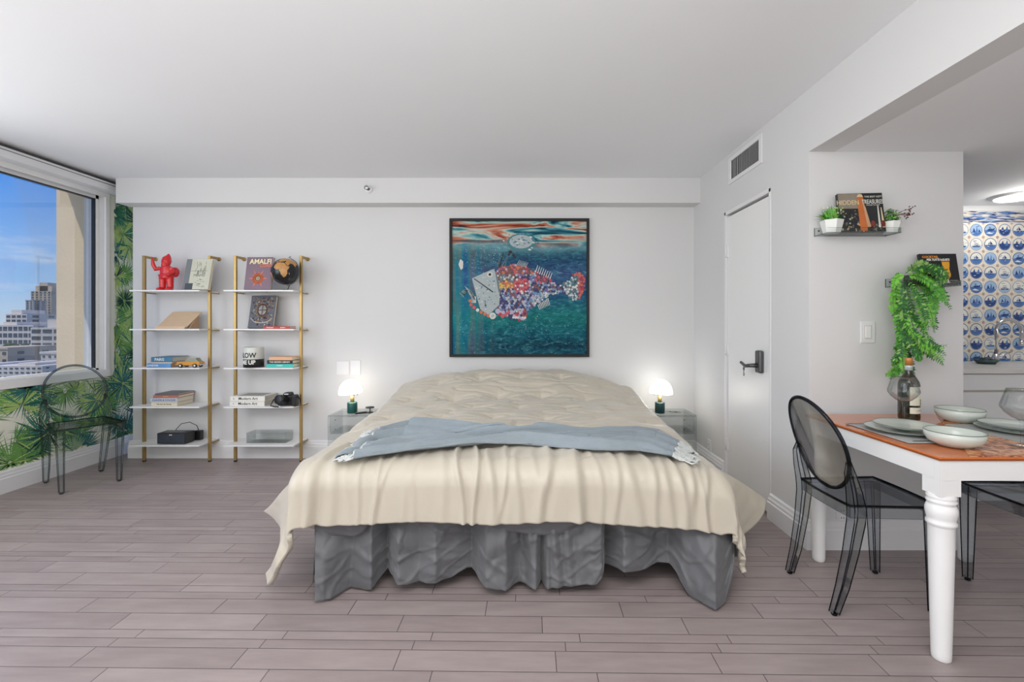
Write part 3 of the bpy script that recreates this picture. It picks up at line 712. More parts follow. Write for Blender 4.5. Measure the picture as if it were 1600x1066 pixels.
b = MB(); b.lathe([(0, 0), (.028, 0), (.028, .006), (0, .006)]); b.build('foot', 'black', o)
b = MB(); b.tube([(0, 0, .006), (0, .005, .04)], .005, 8); b.lathe([(0, .040), (.036, .041), (.038, .046), (.036, .052), (0, .053)], seg=28, sy=.8); b.build('charging_pad', 'black', o)
b = MB(); b.tube([(.01, .02, .02), (.02, -.02, .01), (.03, -.10, .004), (.035, -.115, -.05), (.03, -.12, -.2)], .0022, 6); b.build('cable', 'black', o)
o = thing('key_ring', 'small bunch of dark keys lying on the right nightstand', 'keys', (PX(1052, 4.02), 4.02, .4515))
b = MB(); b.tube([(.016*math.cos(a/8*6.283), .016*math.sin(a/8*6.283), .002) for a in range(8)], .0016, 6, closed=True); b.build('ring', 'darkmetal', o)
for k, a in enumerate((-20, 12, 170)):
    b = MB(); b.lathe([(0, 0), (.011, 0), (.011, .0022), (0, .0022)], (.026, 0, .0005+.0023*k), 14); b.box(.034, .066, -.003, .003, .0005+.0023*k, .0025+.0023*k); c = b.build('key', 'darkmetal' if k < 2 else 'black', o); c.rotation_euler = (0, 0, R(a))

# ------------------------------------------------------------------ shelving units
SZ = [.178, .510, .845, 1.180, 1.515]
def unit(x0, label):
    o = thing('ladder_shelf', label, 'shelf', (x0, 4.09, 0), group='gold and white ladder shelves on the back wall')
    w = .582; y0 = -.125; yb = YB-4.09
    for x in (0, w):
        b = MB(); b.box(x-.011, x+.011, -.011, .011, .012, 1.828); p = b.build('upright', 'gold', o, bevel=.002)
        b = MB(); b.box(x-.010, x+.010, -.010, .010, 0, .012); b.build('foot_pad', 'black', p)
        b = MB(); b.box(x-.010, x+.010, .0112, yb-.012, 1.808, 1.828); b.build('top_arm', 'gold', o, bevel=.002)
        b = MB(); b.lathe([(0, 0), (.018, 0), (.018, .008), (.010, .012), (0, .012)], seg=18); c = b.build('wall_mount', 'gold', o); c.location = (x, yb-.0005, 1.814); c.rotation_euler = (R(90), 0, 0)
        for z in SZ:
            b = MB(); b.box(x-.004, x+.004, .0112, yb-.001, z-.022, z-.0135); b.build('shelf_bracket', 'gold', o)
    for z in SZ:
        b = MB(); n = .0125; xa, xb = -.026, w-.006
        # board notched around the left upright
        b.box(xa, xb, y0, -n, z-.012, z); b.box(n, xb-.007, -n, n, z-.012, z); b.box(xa, xb, n, yb-.002, z-.012, z)
        b.build('shelf_board', 'white', o)
    return o
U1, U2 = -3.366, -2.556
unit(U1, 'gold-framed white ladder shelf nearest the window, with the red figurine on top')
unit(U2, 'gold-framed white ladder shelf nearest the bed, with the globe on top')

# ------------------------------------------------------------------ books
def cm(name, c, **k): return mat(name, c, k.pop('rough', .45), **k)
def book(name_, label, loc, w, h, t, cover, rot=(0, 0, 0), spine='y', pages='paper', group=None, art=None, stxt=None, tcol=None):
    """lying book: w along x, h along y, t thick; spine on the front (y) or left (x)"""
    o = thing(name_, label, 'book', loc, rot=rot, group=group); k = .0025
    b = MB(); b.box(0, w, 0, h, 0, k); b.box(0, w, 0, h, t-k, t)
    if spine == 'y': b.box(0, w, 0, k, k, t-k)
    else: b.box(0, k, 0, h, k, t-k)
    b.build('cover', cover, o, bevel=.0008)
    b = MB(); i = .004
    if spine == 'y': b.box(i, w-i, k+.0003, h-i, k+.0003, t-k-.0003)
    else: b.box(k+.0003, w-i, i, h-i, k+.0003, t-k-.0003)
    b.build('pages', pages, o)
    if stxt:
        b = MB()
        for (s_, size, xx, zz, sx) in stxt: b.text(s_, size, Matrix.Translation((xx, -.0004, zz)) @ Matrix.Rotation(R(90), 4, 'X'), ext=.0003, bold=.0003, sx=sx)
        b.build('spine_title', tcol, o)
    if art: art(o, w, h, t)
    return o
blk = cm('ink_black', (24, 24, 26)); wht = cm('ink_white', (236, 234, 226)); gld = cm('print_gold', (214, 170, 84)); org = cm('print_orange', (224, 120, 78)); tan = cm('tan_paper', (222, 176, 132))
LEAN = R(78)
def standing(name_, label, px, zshelf, Y, w, h, t, cover, art, yaw=0, roll=0, lean=LEAN):
    o = book(name_, label, (px, Y, zshelf+.001), w, h, t, cover, spine='x', art=art)
    o.rotation_mode = 'XYZ'; o.matrix_world = Matrix.Translation((px, Y, zshelf+.001)) @ Matrix.Rotation(yaw, 4, 'Z') @ Matrix.Rotation(lean, 4, 'X') @ Matrix.Rotation(roll, 4, 'Z'); return o
def T3(x, y, z): return Matrix.Translation((x, y, z))

def art_sketch(o, w, h, t):
    b = MB(); b.box(.0, .05, 0.0, h, t+.0001, t+.0006, 0); b.box(.02, .09, .0, .055, t+.0002, t+.0008, 1); rn = random.Random(2)
    for i in range(26):
        x = rn.uniform(.09, w-.05); y = rn.uniform(.15, h-.02); b.box(x, x+.003, y-rn.uniform(.02, .05), y, t+.0002, t+.0007, rn.choice([0, 2]))
    for i in range(16):
        x = rn.uniform(.09, w-.06); y = rn.uniform(.02, .11); b.box(x, x+rn.uniform(.01, .03), y, y+.003, t+.0002, t+.0007, 2)
    b.box(.05, w-.03, .165, .168, t+.0002, t+.0008, 2); b.text('MIAMI', .034, T3(w*.55, .125, t+.0008), 2)
    b.build('cover_print', [cm('grey_print', (120, 124, 124)), cm('dark_grey_print', (72, 76, 78)), cm('mid_grey_print', (130, 128, 112))], o)
standing('photo_book', 'pale grey-cream hardcover book standing on the top shelf right of the red figurine', PX(290, 4.03), 1.515, 4.02, .235, .275, .03, cm('cream_grey_cover', (200, 200, 180), var=.1), art_sketch, yaw=R(-4))

def art_amalfi(o, w, h, t):
    b = MB(); b.text('AMALFI', .062, T3(w*.54, h*.855, t+.0008), 0, bold=.0012, sx=.95); b.text('COAST', .034, T3(w*.76, h*.73, t+.0008), 1, bold=.001)
    cx, cy = w*.5, h*.34
    for k in range(12):
        a = k/12*6.283; r = .088 if k % 2 == 0 else .062; z = t+.0003
        b.flat([(cx+.03*math.cos(a-.3), cy+.03*math.sin(a-.3), z), (cx+r*math.cos(a), cy+r*math.sin(a), z), (cx+.03*math.cos(a+.3), cy+.03*math.sin(a+.3), z)], 1)
    for r, m, z in ((.05, 1, .0004), (.022, 2, .0006), (.017, 0, .0008), (.010, 2, .001), (.006, 0, .0012)): b.lathe([(0, 0), (r, 0)], (cx, cy, t+z), 24, m, False)
    b.build('cover_print', [cm('cream_lettering', (238, 226, 180)), org, cm('mauve_ink', (96, 74, 96))], o)
standing('travel_book', 'mauve travel book with an orange sun standing beside the globe', PX(385, 4.03), 1.515, 4.02, .232, .292, .028, cm('mauve_cover', (126, 104, 118), var=.06), art_amalfi, yaw=R(-2), lean=R(80))

def art_crest(o, w, h, t):
    b = MB(); z = t+.0002; b.box(.0, w, 0, h, z-.0001, z, 4)
    cx, cy = w*.5, h*.55; rn = random.Random(4)
    for i in range(240):
        a = rn.uniform(0, 6.283); r = .115*math.sqrt(rn.uniform(0, 1)); x = cx+r*math.cos(a)*.85; y = h*.5+rn.uniform(-.13, .13); s = rn.uniform(.003, .009)
        if 0.005 < x < w-.005: b.lathe([(0, 0), (s, 0)], (x, y, z+.0001+i*.000001), 6, rn.choice([0, 1, 2, 3, 3, 1]), False)
    for r, m, q in ((.052, 3, .0005), (.045, 1, .0007), (.036, 2, .0009)): b.lathe([(0, 0), (r, 0)], (cx, cy, t+q), 28, m, False, 1, 1.25)
    b.box(cx-.004, cx+.004, cy-.045, cy+.045, t+.001, t+.0012, 1); b.box(cx-.036, cx+.036, cy-.004, cy+.004, t+.001, t+.0012, 1)
    pts = [(cx-.1, .09), (cx-.06, .055), (cx, .045), (cx+.06, .055), (cx+.1, .09)]
    b.tube([(p[0], p[1], t+.0004) for p in pts], .004, 6, 2)
    b.build('cover_print', [cm('crest_gold', (190, 156, 104)), cm('crest_brown', (84, 48, 46)), cm('crest_silver', (196, 196, 190)), cm('crest_tan', (150, 116, 90)), cm('crest_blue_grey', (84, 88, 98), var=.3, vs=60)], o)
standing('art_book', 'ornate brown and gold book with a white cross emblem standing on the second shelf', PX(386, 4.06), 1.180, 4.10, .228, .295, .03, cm('slate_cover', (84, 86, 92), var=.2, vs=40), art_crest, yaw=R(-3), lean=R(78))
book('paperback_book', 'flat red book lying in front of the ornate brown book', (PX(413, 3.99), 3.97, 1.181), .232, .11, .020, cm('red_cover', (196, 52, 40)), stxt=[('PHAIDON', .013, .06, .010, 1), ('ROSSO', .013, .17, .010, 1)], tcol=wht)

G1 = 'books on the third shelf by the window'
book('hardcover_book', 'blue and white book at the bottom of the pair beside the toy car', (PX(230, 3.99), 3.985, .846), .208, .20, .034, [cm('blue_white_cover', (92, 140, 186), var=.5, vs=8)], pages=cm('tan_pages', (186, 140, 84)), group=G1, stxt=[('LONDON', .022, .05, .017, 1)], tcol=wht)
book('hardcover_book', 'cream thin book sandwiched in the pair beside the toy car', (PX(236, 3.99), 3.99, .8805), .182, .2, .010, cm('cream_pink_cover', (226, 200, 180)), pages=cm('tan_pages2', (196, 156, 104)), group=G1)
book('hardcover_book', 'teal-blue book on top of the pair beside the toy car', (PX(236, 3.99), 3.99, .891), .182, .2, .044, cm('teal_cover', (62, 118, 148), var=.25, vs=10), pages='paper2', group=G1, stxt=[('PARIS', .034, .072, .022, 1)], tcol=wht)
G2 = 'books stacked on the fourth shelf by the window'
z = .511; G = 'stack'
for i, (lab, pa, wd, t, c, cc, tx) in enumerate([
    ('cream book at the bottom of the four-book stack on the fourth shelf', 236, .225, .032, (214, 206, 178), 'cream_cover', ('THE ART OF TRAVEL', .014, blk)),
    ('white and blue patterned book second from the bottom of the four-book stack', 234, .238, .036, (186, 192, 200), 'bluewhite_cover', ('CLAUDE & COLOUR', .022, cm('blue_letters', (44, 74, 140)))),
    ('reddish-brown book second from the top of the four-book stack', 238, .218, .024, (172, 110, 98), 'rosewood_cover', ('GARDEN', .012, gld)),
    ('thin dark book on top of the four-book stack', 240, .205, .012, (70, 56, 58), 'dark_cover', None)]):
    book('hardcover_book', lab, (PX(pa, 3.985), 3.985+.004*i, z), wd, .20, t, cm(cc, c, var=.12, vs=20) if i != 3 else cm('dark_grey_cover', (104, 100, 100)), pages='paper', group=G2, stxt=[(tx[0], tx[1], wd*.5, t/2, 1)] if tx else None, tcol=tx[2] if tx else None); z += t+.0008
book('art_book', 'lower of the two thick white books beside the black camera', (PX(359, 3.985), 3.985, .511), .30, .21, .042, cm('white_cover', (228, 226, 218)), pages='paper2', group='white books on the fourth shelf near the bed', stxt=[('Modern Art', .034, .155, .021, 1), ('1', .02, .03, .021, 1)], tcol=blk)
book('art_book', 'upper of the two thick white books beside the black camera', (PX(359, 3.985), 3.99, .554), .30, .21, .042, cm('white_cover2', (232, 230, 222)), pages='paper2', group='white books on the fourth shelf near the bed', stxt=[('Modern Art', .034, .155, .021, 1), ('2', .02, .03, .021, 1)], tcol=blk,
     art=lambda o, w, h, t: (lambda b: (b.box(.05, w-.04, .03, h-.02, t+.0001, t+.0006), b.build('cover_print', cm('grey_cover_photo', (150, 148, 138), var=.4, vs=30), o)))(MB()))
z = .846
for i, (lab, xo, wd, t, c, cn, tx) in enumerate([
    ('turquoise book at the bottom of the stack beside the printed can', 0, .232, .030, (66, 190, 178), 'turquoise_cover', ('CARNET', .014, wht)),
    ('black book in the middle of the stack beside the printed can', .006, .222, .030, (32, 32, 34), 'black_cover', ('THE HIDDEN LIBRARY', .018, wht)),
    ('tan paperback on top of the stack beside the printed can', .024, .20, .028, (226, 176, 134), 'tan_cover', None)]):
    book('paperback_book', lab, (PX(416, 3.99)+xo, 3.99, z), wd, .15, t, cm(cn, c), group='books stacked on the third shelf near the bed', stxt=[(tx[0], tx[1], wd*.5, t/2, 1)] if tx else None, tcol=tx[2] if tx else None); z += t+.0008

# printed can
o = thing('printed_can', 'round white and black lettered can on the third shelf near the bed', 'can', (PX(396.5, 4.02), 4.02, .846))
def canf(z0, z1, r, m): 
    b = MB(); b.lathe([(r, z0), (r, z1)], seg=48); return b
b = MB(); b.lathe([(0, 0), (.078, 0), (.080, .003), (.080, .170), (.078, .174), (.074, .174), (.074, .168), (0, .168)], seg=48); b.build('tin_body', cm('silver_white_tin', (206, 208, 200), rough=.3), o)
b = MB(); b.lathe([(.0803, .002), (.0803, .072)], seg=48); b.build('black_band', 'black', o, recalc=False)
def wrap_text(b, txt, size, zc, r, ang0, m=0):
    t = MB(); t.text(txt, size, Matrix(), ext=.0004, bold=.0016, sx=.9)
    b.add([((r+v[2])*math.sin(v[0]/r+ang0), -(r+v[2])*math.cos(v[0]/r+ang0), v[1]+zc) for v in t.v], t.f, m)
b = MB(); wrap_text(b, 'BLOW', .058, .105, .0806, -.20, 0); wrap_text(b, 'ME UP', .05, .045, .0808, -.1, 1); b.build('lettering', [blk, wht], o)

# bookstand wedge
o = thing('book_rest', 'folded pale wooden wedge stand on the second shelf by the window', 'stand', (PX(243, 4.0), 4.02, 1.1805))
b = MB(); w = .335; vs = [(0, -.03, 0), (w*.80, -.03, 0), (w*.82, -.03, .022), (.0, -.03, .022), (.0, -.022, .012)]
b.prism([(-.035, 0), (-.035, .022), (-.028, .022), (-.020, .010), (.10, .150), (.108, .146), (-.01, 0)], 0, w*.78, 'x'); b.build('sloped_panel', 'wood', o, bevel=.001)
o.children[0].data.transform(Matrix(((1, 0, .38, 0), (0, 1, 0, 0), (0, 0, 1, 0), (0, 0, 0, 1))))
b = MB(); b.add([(w*.78, -.030, 0), (w*1.02, .05, 0), (w*.78+.38*.146, .112, .146), (w*1.02, .11, .148)], [(0, 1, 3, 2)]); b.add([(w*.79, -.025, 0), (w*1.02, .05, 0), (w*1.02, .11, .148), (w*.78+.38*.14, .10, .14)], [(0, 1, 2, 3)])
b = MB(); b.prism([(-.022, 0), (.10, .138), (.10, 0)], w*.80+.02, w*.80+.026, 'x'); b.build('side_gusset', cm('tan_wood_side', (178, 142, 108)), o)

# toy car
o = thing('toy_car', 'small mustard yellow toy car with a pale roof on the third shelf', 'toy car', (PX(298, 4.0), 4.0, .8465))
L_ = .20
b = MB(); b.prism([(-.10, .018), (-.10, .040), (-.094, .050), (-.03, .052), (.07, .054), (.094, .050), (.100, .036), (.098, .018)], -.035, .035, 'y'); b.build('car_body', cm('mustard_paint', (206, 142, 48), rough=.25, coat=.4), o, bevel=.004)
b = MB(); b.prism([(-.035, .0505), (-.012, .078), (.062, .078), (.084, .0505)], -.030, .030, 'y'); b.build('cabin_windows', cm('grey_window', (150, 156, 140), rough=.15), o, bevel=.003)
b = MB(); b.prism([(-.016, .0785), (-.010, .084), (.060, .084), (.068, .0785)], -.030, .030, 'y'); b.build('roof', cm('pale_roof', (196, 200, 182)), o, bevel=.002)
for x in (-.062, .062):
    for sy in (-1, 1):
        b = MB(); b.lathe([(0, -.006), (.017, -.006), (.017, .006), (0, .006)], seg=22); c = b.build('wheel', 'black', o); c.location = (x, sy*.036, .017); c.rotation_euler = (R(90), 0, 0)
        b = MB(); b.lathe([(0, -.0072), (.009, -.0072), (.009, .0072), (0, .0072)], seg=16); b.build('hubcap', 'white', c)
b = MB(); b.box(-.108, -.101, -.036, .036, .020, .030); b.box(.101, .107, -.036, .036, .020, .030); b.build('bumper', 'chrome', o, bevel=.002)

# black speaker box and its charger
o = thing('speaker', 'black rectangular speaker box on the bottom shelf by the window', 'speaker', (PX(245, 3.99), 3.99, .1785))
b = MB(); b.box(0, .247, 0, .12, .004, .098); b.build('cabinet', 'black', o, bevel=.006)
b = MB(); b.box(.006, .241, -.004, -.0005, .010, .092); b.build('grille', mat('navy_grille', (50, 56, 66), .7, var=.3, vs=14, stretch=(1, 1, 6)), o, bevel=.001)
b = MB(); b.box(.11, .135, -.0055, -.0041, .080, .086); b.build('badge', 'white', o)
b = MB(); b.box(.04, .20, .02, .10, .0981, .100); b.build('top_panel', 'darkmetal', o)
o = thing('power_adapter', 'black plug-in power adapter at the back of the bottom shelf by the window', 'power adapter', (PX(310, 4.15), 4.155, .1785))
b = MB(); b.box(-.03, .03, -.02, .02, .0, .085); b.build('adapter_body', 'black', o, bevel=.004)
b = MB(); b.tube([(0, 0, .085), (-.01, -.01, .13), (-.06, -.03, .165), (-.12, -.05, .155), (-.15, -.07, .11), (-.152, -.075, .1005)], .003, 8); b.build('cable', 'black', o)

# camera
o = thing('camera', 'black camera with lens cap and strap beside the white books', 'camera', (PX(449, 4.02), 4.03, .5105))
b = MB(); b.box(-.085, .08, -.02, .045, 0, .088); b.prism([(-.035, .088), (-.025, .115), (.030, .115), (.042, .088)], -.03, .04, 'y'); b.box(.04, .085, -.035, .03, .0, .094); b.build('camera_body', 'black', o, bevel=.01)
b = MB(); b.lathe([(0, 0), (.036, 0), (.038, .01), (.036, .055), (.040, .06), (.040, .085), (.035, .088), (0, .086)], seg=30); c = b.build('lens', 'black', o); c.location = (-.012, -.02, .050); c.rotation_euler = (R(78), 0, R(-15))
b = MB(); b.tube([(-.085, 0, .08), (-.115, -.02, .05), (-.12, -.06, .008), (-.07, -.09, .005), (-.03, -.10, .006)], .006, 6, asp=.4); b.tube([(.085, 0, .08), (.115, -.01, .05), (.125, -.02, .008), (.09, -.07, .005)], .006, 6, asp=.4); b.build('strap', 'black', o)
b = MB(); b.box(-.05, -.02, -.0915, -.09, .0, .012); b.box(-.015, .02, -.0345, -.031, .098, .106); b.build('badge', 'white', o)

# clear acrylic box
o = thing('acrylic_box', 'nearly invisible clear acrylic box on the bottom shelf near the bed', 'box', (PX(385, 4.03), 4.03, .1785))
b = MB(); w, d, h, t = .34, .14, .085, .003
b.box(0, w, 0, d, 0, t); b.box(0, w, 0, t, t, h); b.box(0, w, d-t, d, t, h); b.box(0, t, t, d-t, t, h); b.box(w-t, w, t, d-t, t, h); b.build('box_walls', 'acrylic', o)
b = MB(); b.box(-.003, w+.003, -.003, d+.003, h+.0005, h+.006); b.build('lid', 'acrylic', o)

# red gnome figurine
o = thing('gnome_figurine', 'glossy red garden gnome figurine raising one arm on the top shelf', 'figurine', (PX(260, 4.05), 4.05, 1.5155))
b = MB()
for sx in (-1, 1):
    b.tube([(sx*.034, 0, .012), (sx*.033, 0, .06), (sx*.028, .0, .13)], [.025, .026, .033], 14); b.ball((sx*.038, -.018, .012), (.026, .042, .016))
b.lathe([(0, .10), (.056, .105), (.060, .120), (.052, .145), (.050, .18), (.046, .205), (.026, .222), (0, .226)], sy=.78, seg=24)
b.ball((.0, -.004, .245), (.036, .034, .036)); b.ball((0, -.036, .24), .009); b.ball((-.034, 0, .246), (.006, .01, .012)); b.ball((.034, 0, .246), (.006, .01, .012))
b.lathe([(0, .19), (.022, .2), (.030, .22), (.026, .24), (0, .25)], (0, -.016, 0), seg=16)
b.tube([(0, .002, .258), (.002, .006, .285), (.014, .006, .305), (.018, .004, .325)], [.040, .033, .018, .004], 16)
b.tube([(-.048, -.006, .198), (-.078, -.02, .185), (-.092, -.03, .225), (-.094, -.032, .250)], [.018, .019, .016, .013], 12)
b.ball((-.094, -.034, .262), (.013, .012, .013)); b.tube([(-.094, -.036, .262), (-.095, -.036, .292)], [.006, .005], 8)
b.tube([(.048, -.002, .198), (.070, -.006, .165), (.052, -.036, .140)], [.018, .019, .014], 12); b.ball((.05, -.042, .136), .015)
b.ball((.048, .04, .165), (.034, .026, .045)); b.lathe([(.062, .128), (.066, .134), (.062, .14)], sy=.8, seg=24)
b.build('figure', 'red', o, remesh=.0035)

# globe
o = thing('desk_globe', 'black globe with gold continents on a thin black stand on the top shelf', 'globe', (PX(446, 3.985), 3.985, 1.5155))
CONT = [[(-17, 15), (-6, 34), (10, 37), (32, 31), (43, 12), (51, 11), (40, -5), (40, -16), (33, -28), (20, -35), (13, -20), (9, 3), (-8, 5)],
        [(-10, 36), (-9, 43), (3, 48), (8, 56), (12, 66), (30, 70), (60, 68), (60, 45), (38, 41), (26, 38), (15, 40), (5, 43)],
        [(60, 68), (100, 75), (140, 72), (178, 66), (140, 50), (122, 38), (120, 25), (105, 12), (98, 20), (88, 22), (78, 8), (70, 22), (57, 26), (45, 13), (36, 30), (45, 40), (60, 45)],
        [(-80, 8), (-60, 8), (-35, -7), (-40, -22), (-58, -36), (-70, -54), (-74, -30), (-81, -5)],
        [(-165, 62), (-120, 70), (-80, 72), (-56, 52), (-76, 38), (-81, 26), (-97, 26), (-90, 16), (-105, 20), (-124, 40), (-135, 58)],
        [(115, -22), (130, -12), (142, -12), (153, -28), (145, -38), (130, -32), (116, -34)], [(44, -16), (49, -14), (47, -25), (44, -24)]]
def inpoly(x, y, P):
    c = False
    for i in range(len(P)):
        (a, b_), (d, e) = P[i], P[i-1]
        if (b_ > y) != (e > y) and x < (d-a)*(y-b_)/(e-b_)+a: c = not c
    return c
b = MB(); R0 = .114; NU, NV = 120, 60; vs = []; fs = []
for j in range(NV+1):
    for i in range(NU):
        lo = math.radians(i*360/NU-180); la = math.radians(90-j*180/NV); vs.append((R0*math.cos(la)*math.cos(lo), R0*math.cos(la)*math.sin(lo), R0*math.sin(la)))
b.add(vs, [], 0); 
for j in range(NV):
    for i in range(NU):
        k = (i+1) % NU; lon = (i+.5)*360/NU-180; lat = 90-(j+.5)*180/NV
        b.f.append((j*NU+i, (j+1)*NU+i, (j+1)*NU+k, j*NU+k)); b.m.append(1 if any(inpoly(lon, lat, P) for P in CONT) else 0); b.s.append(True)
c = b.build('sphere', [cm('globe_black', (26, 28, 32), rough=.25), cm('globe_gold', (192, 142, 84), rough=.35, var=.25, vs=40)], o); c.location = (0, 0, .160); c.rotation_euler = (R(8), R(0), R(-96))
b = MB(); b.tube([(.122*math.sin(a)*1, 0, .16+.122*math.cos(a)) for a in [R(20+i*14) for i in range(12)]], .003, 8); b.build('meridian_arm', 'darkmetal', o)
b = MB(); b.lathe([(0, 0), (.018, 0), (.018, .004), (0, .005)]); b.tube([(.02, 0, .004), (.03, 0, .03), (.036, 0, .045)], .0035, 8); b.build('stand', 'black', o)
b = MB(); b.tube([(.03, 0, .280), (.045, 0, .29)], .004, 8); b.build('pivot', 'darkmetal', o)

# ------------------------------------------------------------------ framed fish picture
def art_canvas():
    m, nt, out = newmat('underwater_print'); N = nt.nodes.new; L = nt.links.new
    tc = N('ShaderNodeTexCoord'); sp = N('ShaderNodeSeparateXYZ'); L(tc.outputs['Object'], sp.inputs[0])
    mr = N('ShaderNodeMapRange'); mr.inputs['From Min'].default_value = -.61; mr.inputs['From Max'].default_value = .61; L(sp.outputs['Z'], mr.inputs['Value'])
    def noise_(scale, st, det=5, dist=0):
        mp = N('ShaderNodeMapping'); mp.inputs['Scale'].default_value = st; L(tc.outputs['Object'], mp.inputs[0])
        n = N('ShaderNodeTexNoise'); n.inputs['Scale'].default_value = scale; n.inputs['Detail'].default_value = det; n.inputs['Distortion'].default_value = dist; L(mp.outputs[0], n.inputs[0]); return n.outputs['Fac']
    def ramp(fac, stops):
        c = N('ShaderNodeValToRGB'); e = c.color_ramp.elements; e[0].position = stops[0][0]; e[0].color = s2l(stops[0][1]); e[1].position = stops[-1][0]; e[1].color = s2l(stops[-1][1])
        for p, col in stops[1:-1]: k = e.new(p); k.color = s2l(col)
        L(fac, c.inputs[0]); return c.outputs[0]
    def mix(f, a, b, mode='MIX'):
        x = N('ShaderNodeMix'); x.data_type = 'RGBA'; x.blend_type = mode
        if isinstance(f, float): x.inputs['Factor'].default_value = f
        else: L(f, x.inputs['Factor'])
        L(a, x.inputs['A']); L(b, x.inputs['B']); return x.outputs['Result']
    def m2(op, a, b):
        n = N('ShaderNodeMath'); n.operation = op; n.use_clamp = True
        for i, v in enumerate((a, b)):
            if isinstance(v, (int, float)): n.inputs[i].default_value = v
            else: L(v, n.inputs[i])
        return n.outputs[0]
    nz = noise_(3, (1, 1, 2.2), 4); zz = N('ShaderNodeMath'); zz.operation = 'MULTIPLY_ADD'; L(nz, zz.inputs[0]); zz.inputs[1].default_value = .12; L(mr.outputs[0], zz.inputs[2])
    base = ramp(zz.outputs[0], [(.05, (20, 74, 96)), (.13, (10, 34, 58)), (.20, (14, 78, 96)), (.34, (26, 112, 108)), (.5, (38, 78, 116)), (.66, (66, 78, 128)), (.76, (38, 62, 100)), (.82, (60, 96, 116)), (.86, (110, 150, 160))])
    fine = ramp(noise_(16, (1, 1, 2.5), 8, 1.0), [(.35, (6, 24, 44)), (.5, (30, 96, 110)), (.62, (60, 146, 150)), (.75, (160, 206, 200))])
    base = mix(.32, base, fine)
    vert = ramp(noise_(5, (2.2, 1, .15), 2), [(.3, (30, 80, 150)), (.45, (30, 140, 150)), (.55, (120, 130, 110)), (.7, (90, 90, 160))])
    xl = N('ShaderNodeMapRange'); xl.inputs['From Min'].default_value = -.2; xl.inputs['From Max'].default_value = -.6; xl.inputs['To Max'].default_value = .55; L(sp.outputs['X'], xl.inputs['Value'])
    base = mix(xl.outputs[0], base, vert)
    swirl = ramp(noise_(1.9, (1.0, 1, 5.5), 8, 1.3), [(.28, (14, 26, 34)), (.36, (30, 84, 104)), (.42, (86, 150, 156)), (.48, (176, 196, 186)), (.53, (186, 128, 104)), (.58, (150, 74, 58)), (.63, (22, 24, 30)), (.70, (50, 110, 132)), (.78, (170, 190, 170))])
    t = m2('MULTIPLY', m2('SUBTRACT', zz.outputs[0], .86), 14); base = mix(t, base, swirl)
    p = N('ShaderNodeBsdfPrincipled'); p.inputs['Roughness'].default_value = .7; p.inputs['Specular IOR Level'].default_value = .12; L(base, p.inputs['Base Color']); L(p.outputs[0], out.inputs[0]); return m
PY = YB
xa, xb, za, zb = PX(702, 4.18), PX(921, 4.18), PZ(558, 4.18), PZ(341, 4.18)
pw, ph = xb-xa, zb-za
pic = thing('framed_picture', 'square black-framed underwater picture of a beaded fish above the bed', 'picture', ((xa+xb)/2, PY, (za+zb)/2))
fw = .024
b = MB(); b.box(-pw/2, pw/2, -.036, -.002, ph/2-fw, ph/2); b.box(-pw/2, pw/2, -.036, -.002, -ph/2, -ph/2+fw); b.box(-pw/2, -pw/2+fw, -.036, -.002, -ph/2+fw, ph/2-fw); b.box(pw/2-fw, pw/2, -.036, -.002, -ph/2+fw, ph/2-fw); b.build('frame', 'frameblack', pic, bevel=.002)
b = MB(); b.box(-pw/2+fw, pw/2-fw, -.020, -.004, -ph/2+fw, ph/2-fw); b.build('canvas', art_canvas(), pic)
iw, ih = pw-2*fw, ph-2*fw
def A(cx, cy, d=0): return ((cx-110)/855*iw-iw/2, -.0203-d, ih/2-(cy-100)/860*ih)
FC = dict(silver=(176, 188, 190), pale=(222, 222, 218), pink=(206, 96, 110), red=(186, 60, 66), yellow=(222, 182, 84), navy=(54, 58, 104), purple=(116, 104, 160), brown=(130, 84, 80), grey=(110, 124, 130), blue=(110, 150, 186), orange=(214, 116, 86), black=(20, 26, 34), teal=(70, 130, 138), lav=(186, 180, 208))
FK = list(FC); FM = [cm('bead_'+k, tuple(v*.9 for v in FC[k]), rough=.4, spec=.25, var=.12, vs=60) for k in FK]
def fi(k): return FK.index(k)
rnd = random.Random(9)
b = MB()
def ap(poly, k, d): b.add([A(x, y, d) for x, y in poly], [tuple(range(len(poly)))], fi(k))
ap([(550+92*math.cos(a/24*6.283), 238+58*math.sin(a/24*6.283)) for a in range(24)], 'teal', .0002); ap([(548+74*math.cos(a/24*6.283), 232+44*math.sin(a/24*6.283)) for a in range(24)], 'silver', .00025)
for i in range(40):
    x = rnd.gauss(550, 45); y = rnd.gauss(230, 25); s = rnd.uniform(4, 13); ap([(x-s, y), (x, y-s*.5), (x+s, y+2), (x, y+s*.6)], rnd.choice(['blue', 'pale', 'teal', 'pale']), .0003+i*.000002)
for i in range(260):
    x = rnd.uniform(115, 960); y = rnd.uniform(690, 955); s = rnd.uniform(1.5, 4.5); ap([(x-s, y), (x, y-s*.7), (x+s, y), (x, y+s*.7)], rnd.choice(['blue', 'teal', 'silver', 'navy', 'navy', 'black'] if y > 830 else ['blue', 'teal', 'silver']), .0003)
for i in range(220):
    x = rnd.gauss(330, 90); y = rnd.gauss(330, 60); s = rnd.uniform(1, 3)
    if 115 < x < 960: ap([(x-s, y), (x, y-s), (x+s, y), (x, y+s)], rnd.choice(['purple', 'lav', 'pale', 'blue']), .0003)
BODY = [(385, 415), (420, 392), (500, 380), (580, 392), (650, 425), (720, 465), (790, 515), (850, 560), (800, 565), (740, 575), (690, 605), (640, 640), (590, 680), (575, 735), (510, 745), (470, 715), (400, 700), (400, 620), (410, 540)]
TAIL = [(790, 510), (850, 485), (870, 450), (900, 432), (940, 440), (958, 480), (945, 550), (920, 600), (885, 615), (850, 590), (820, 560)]
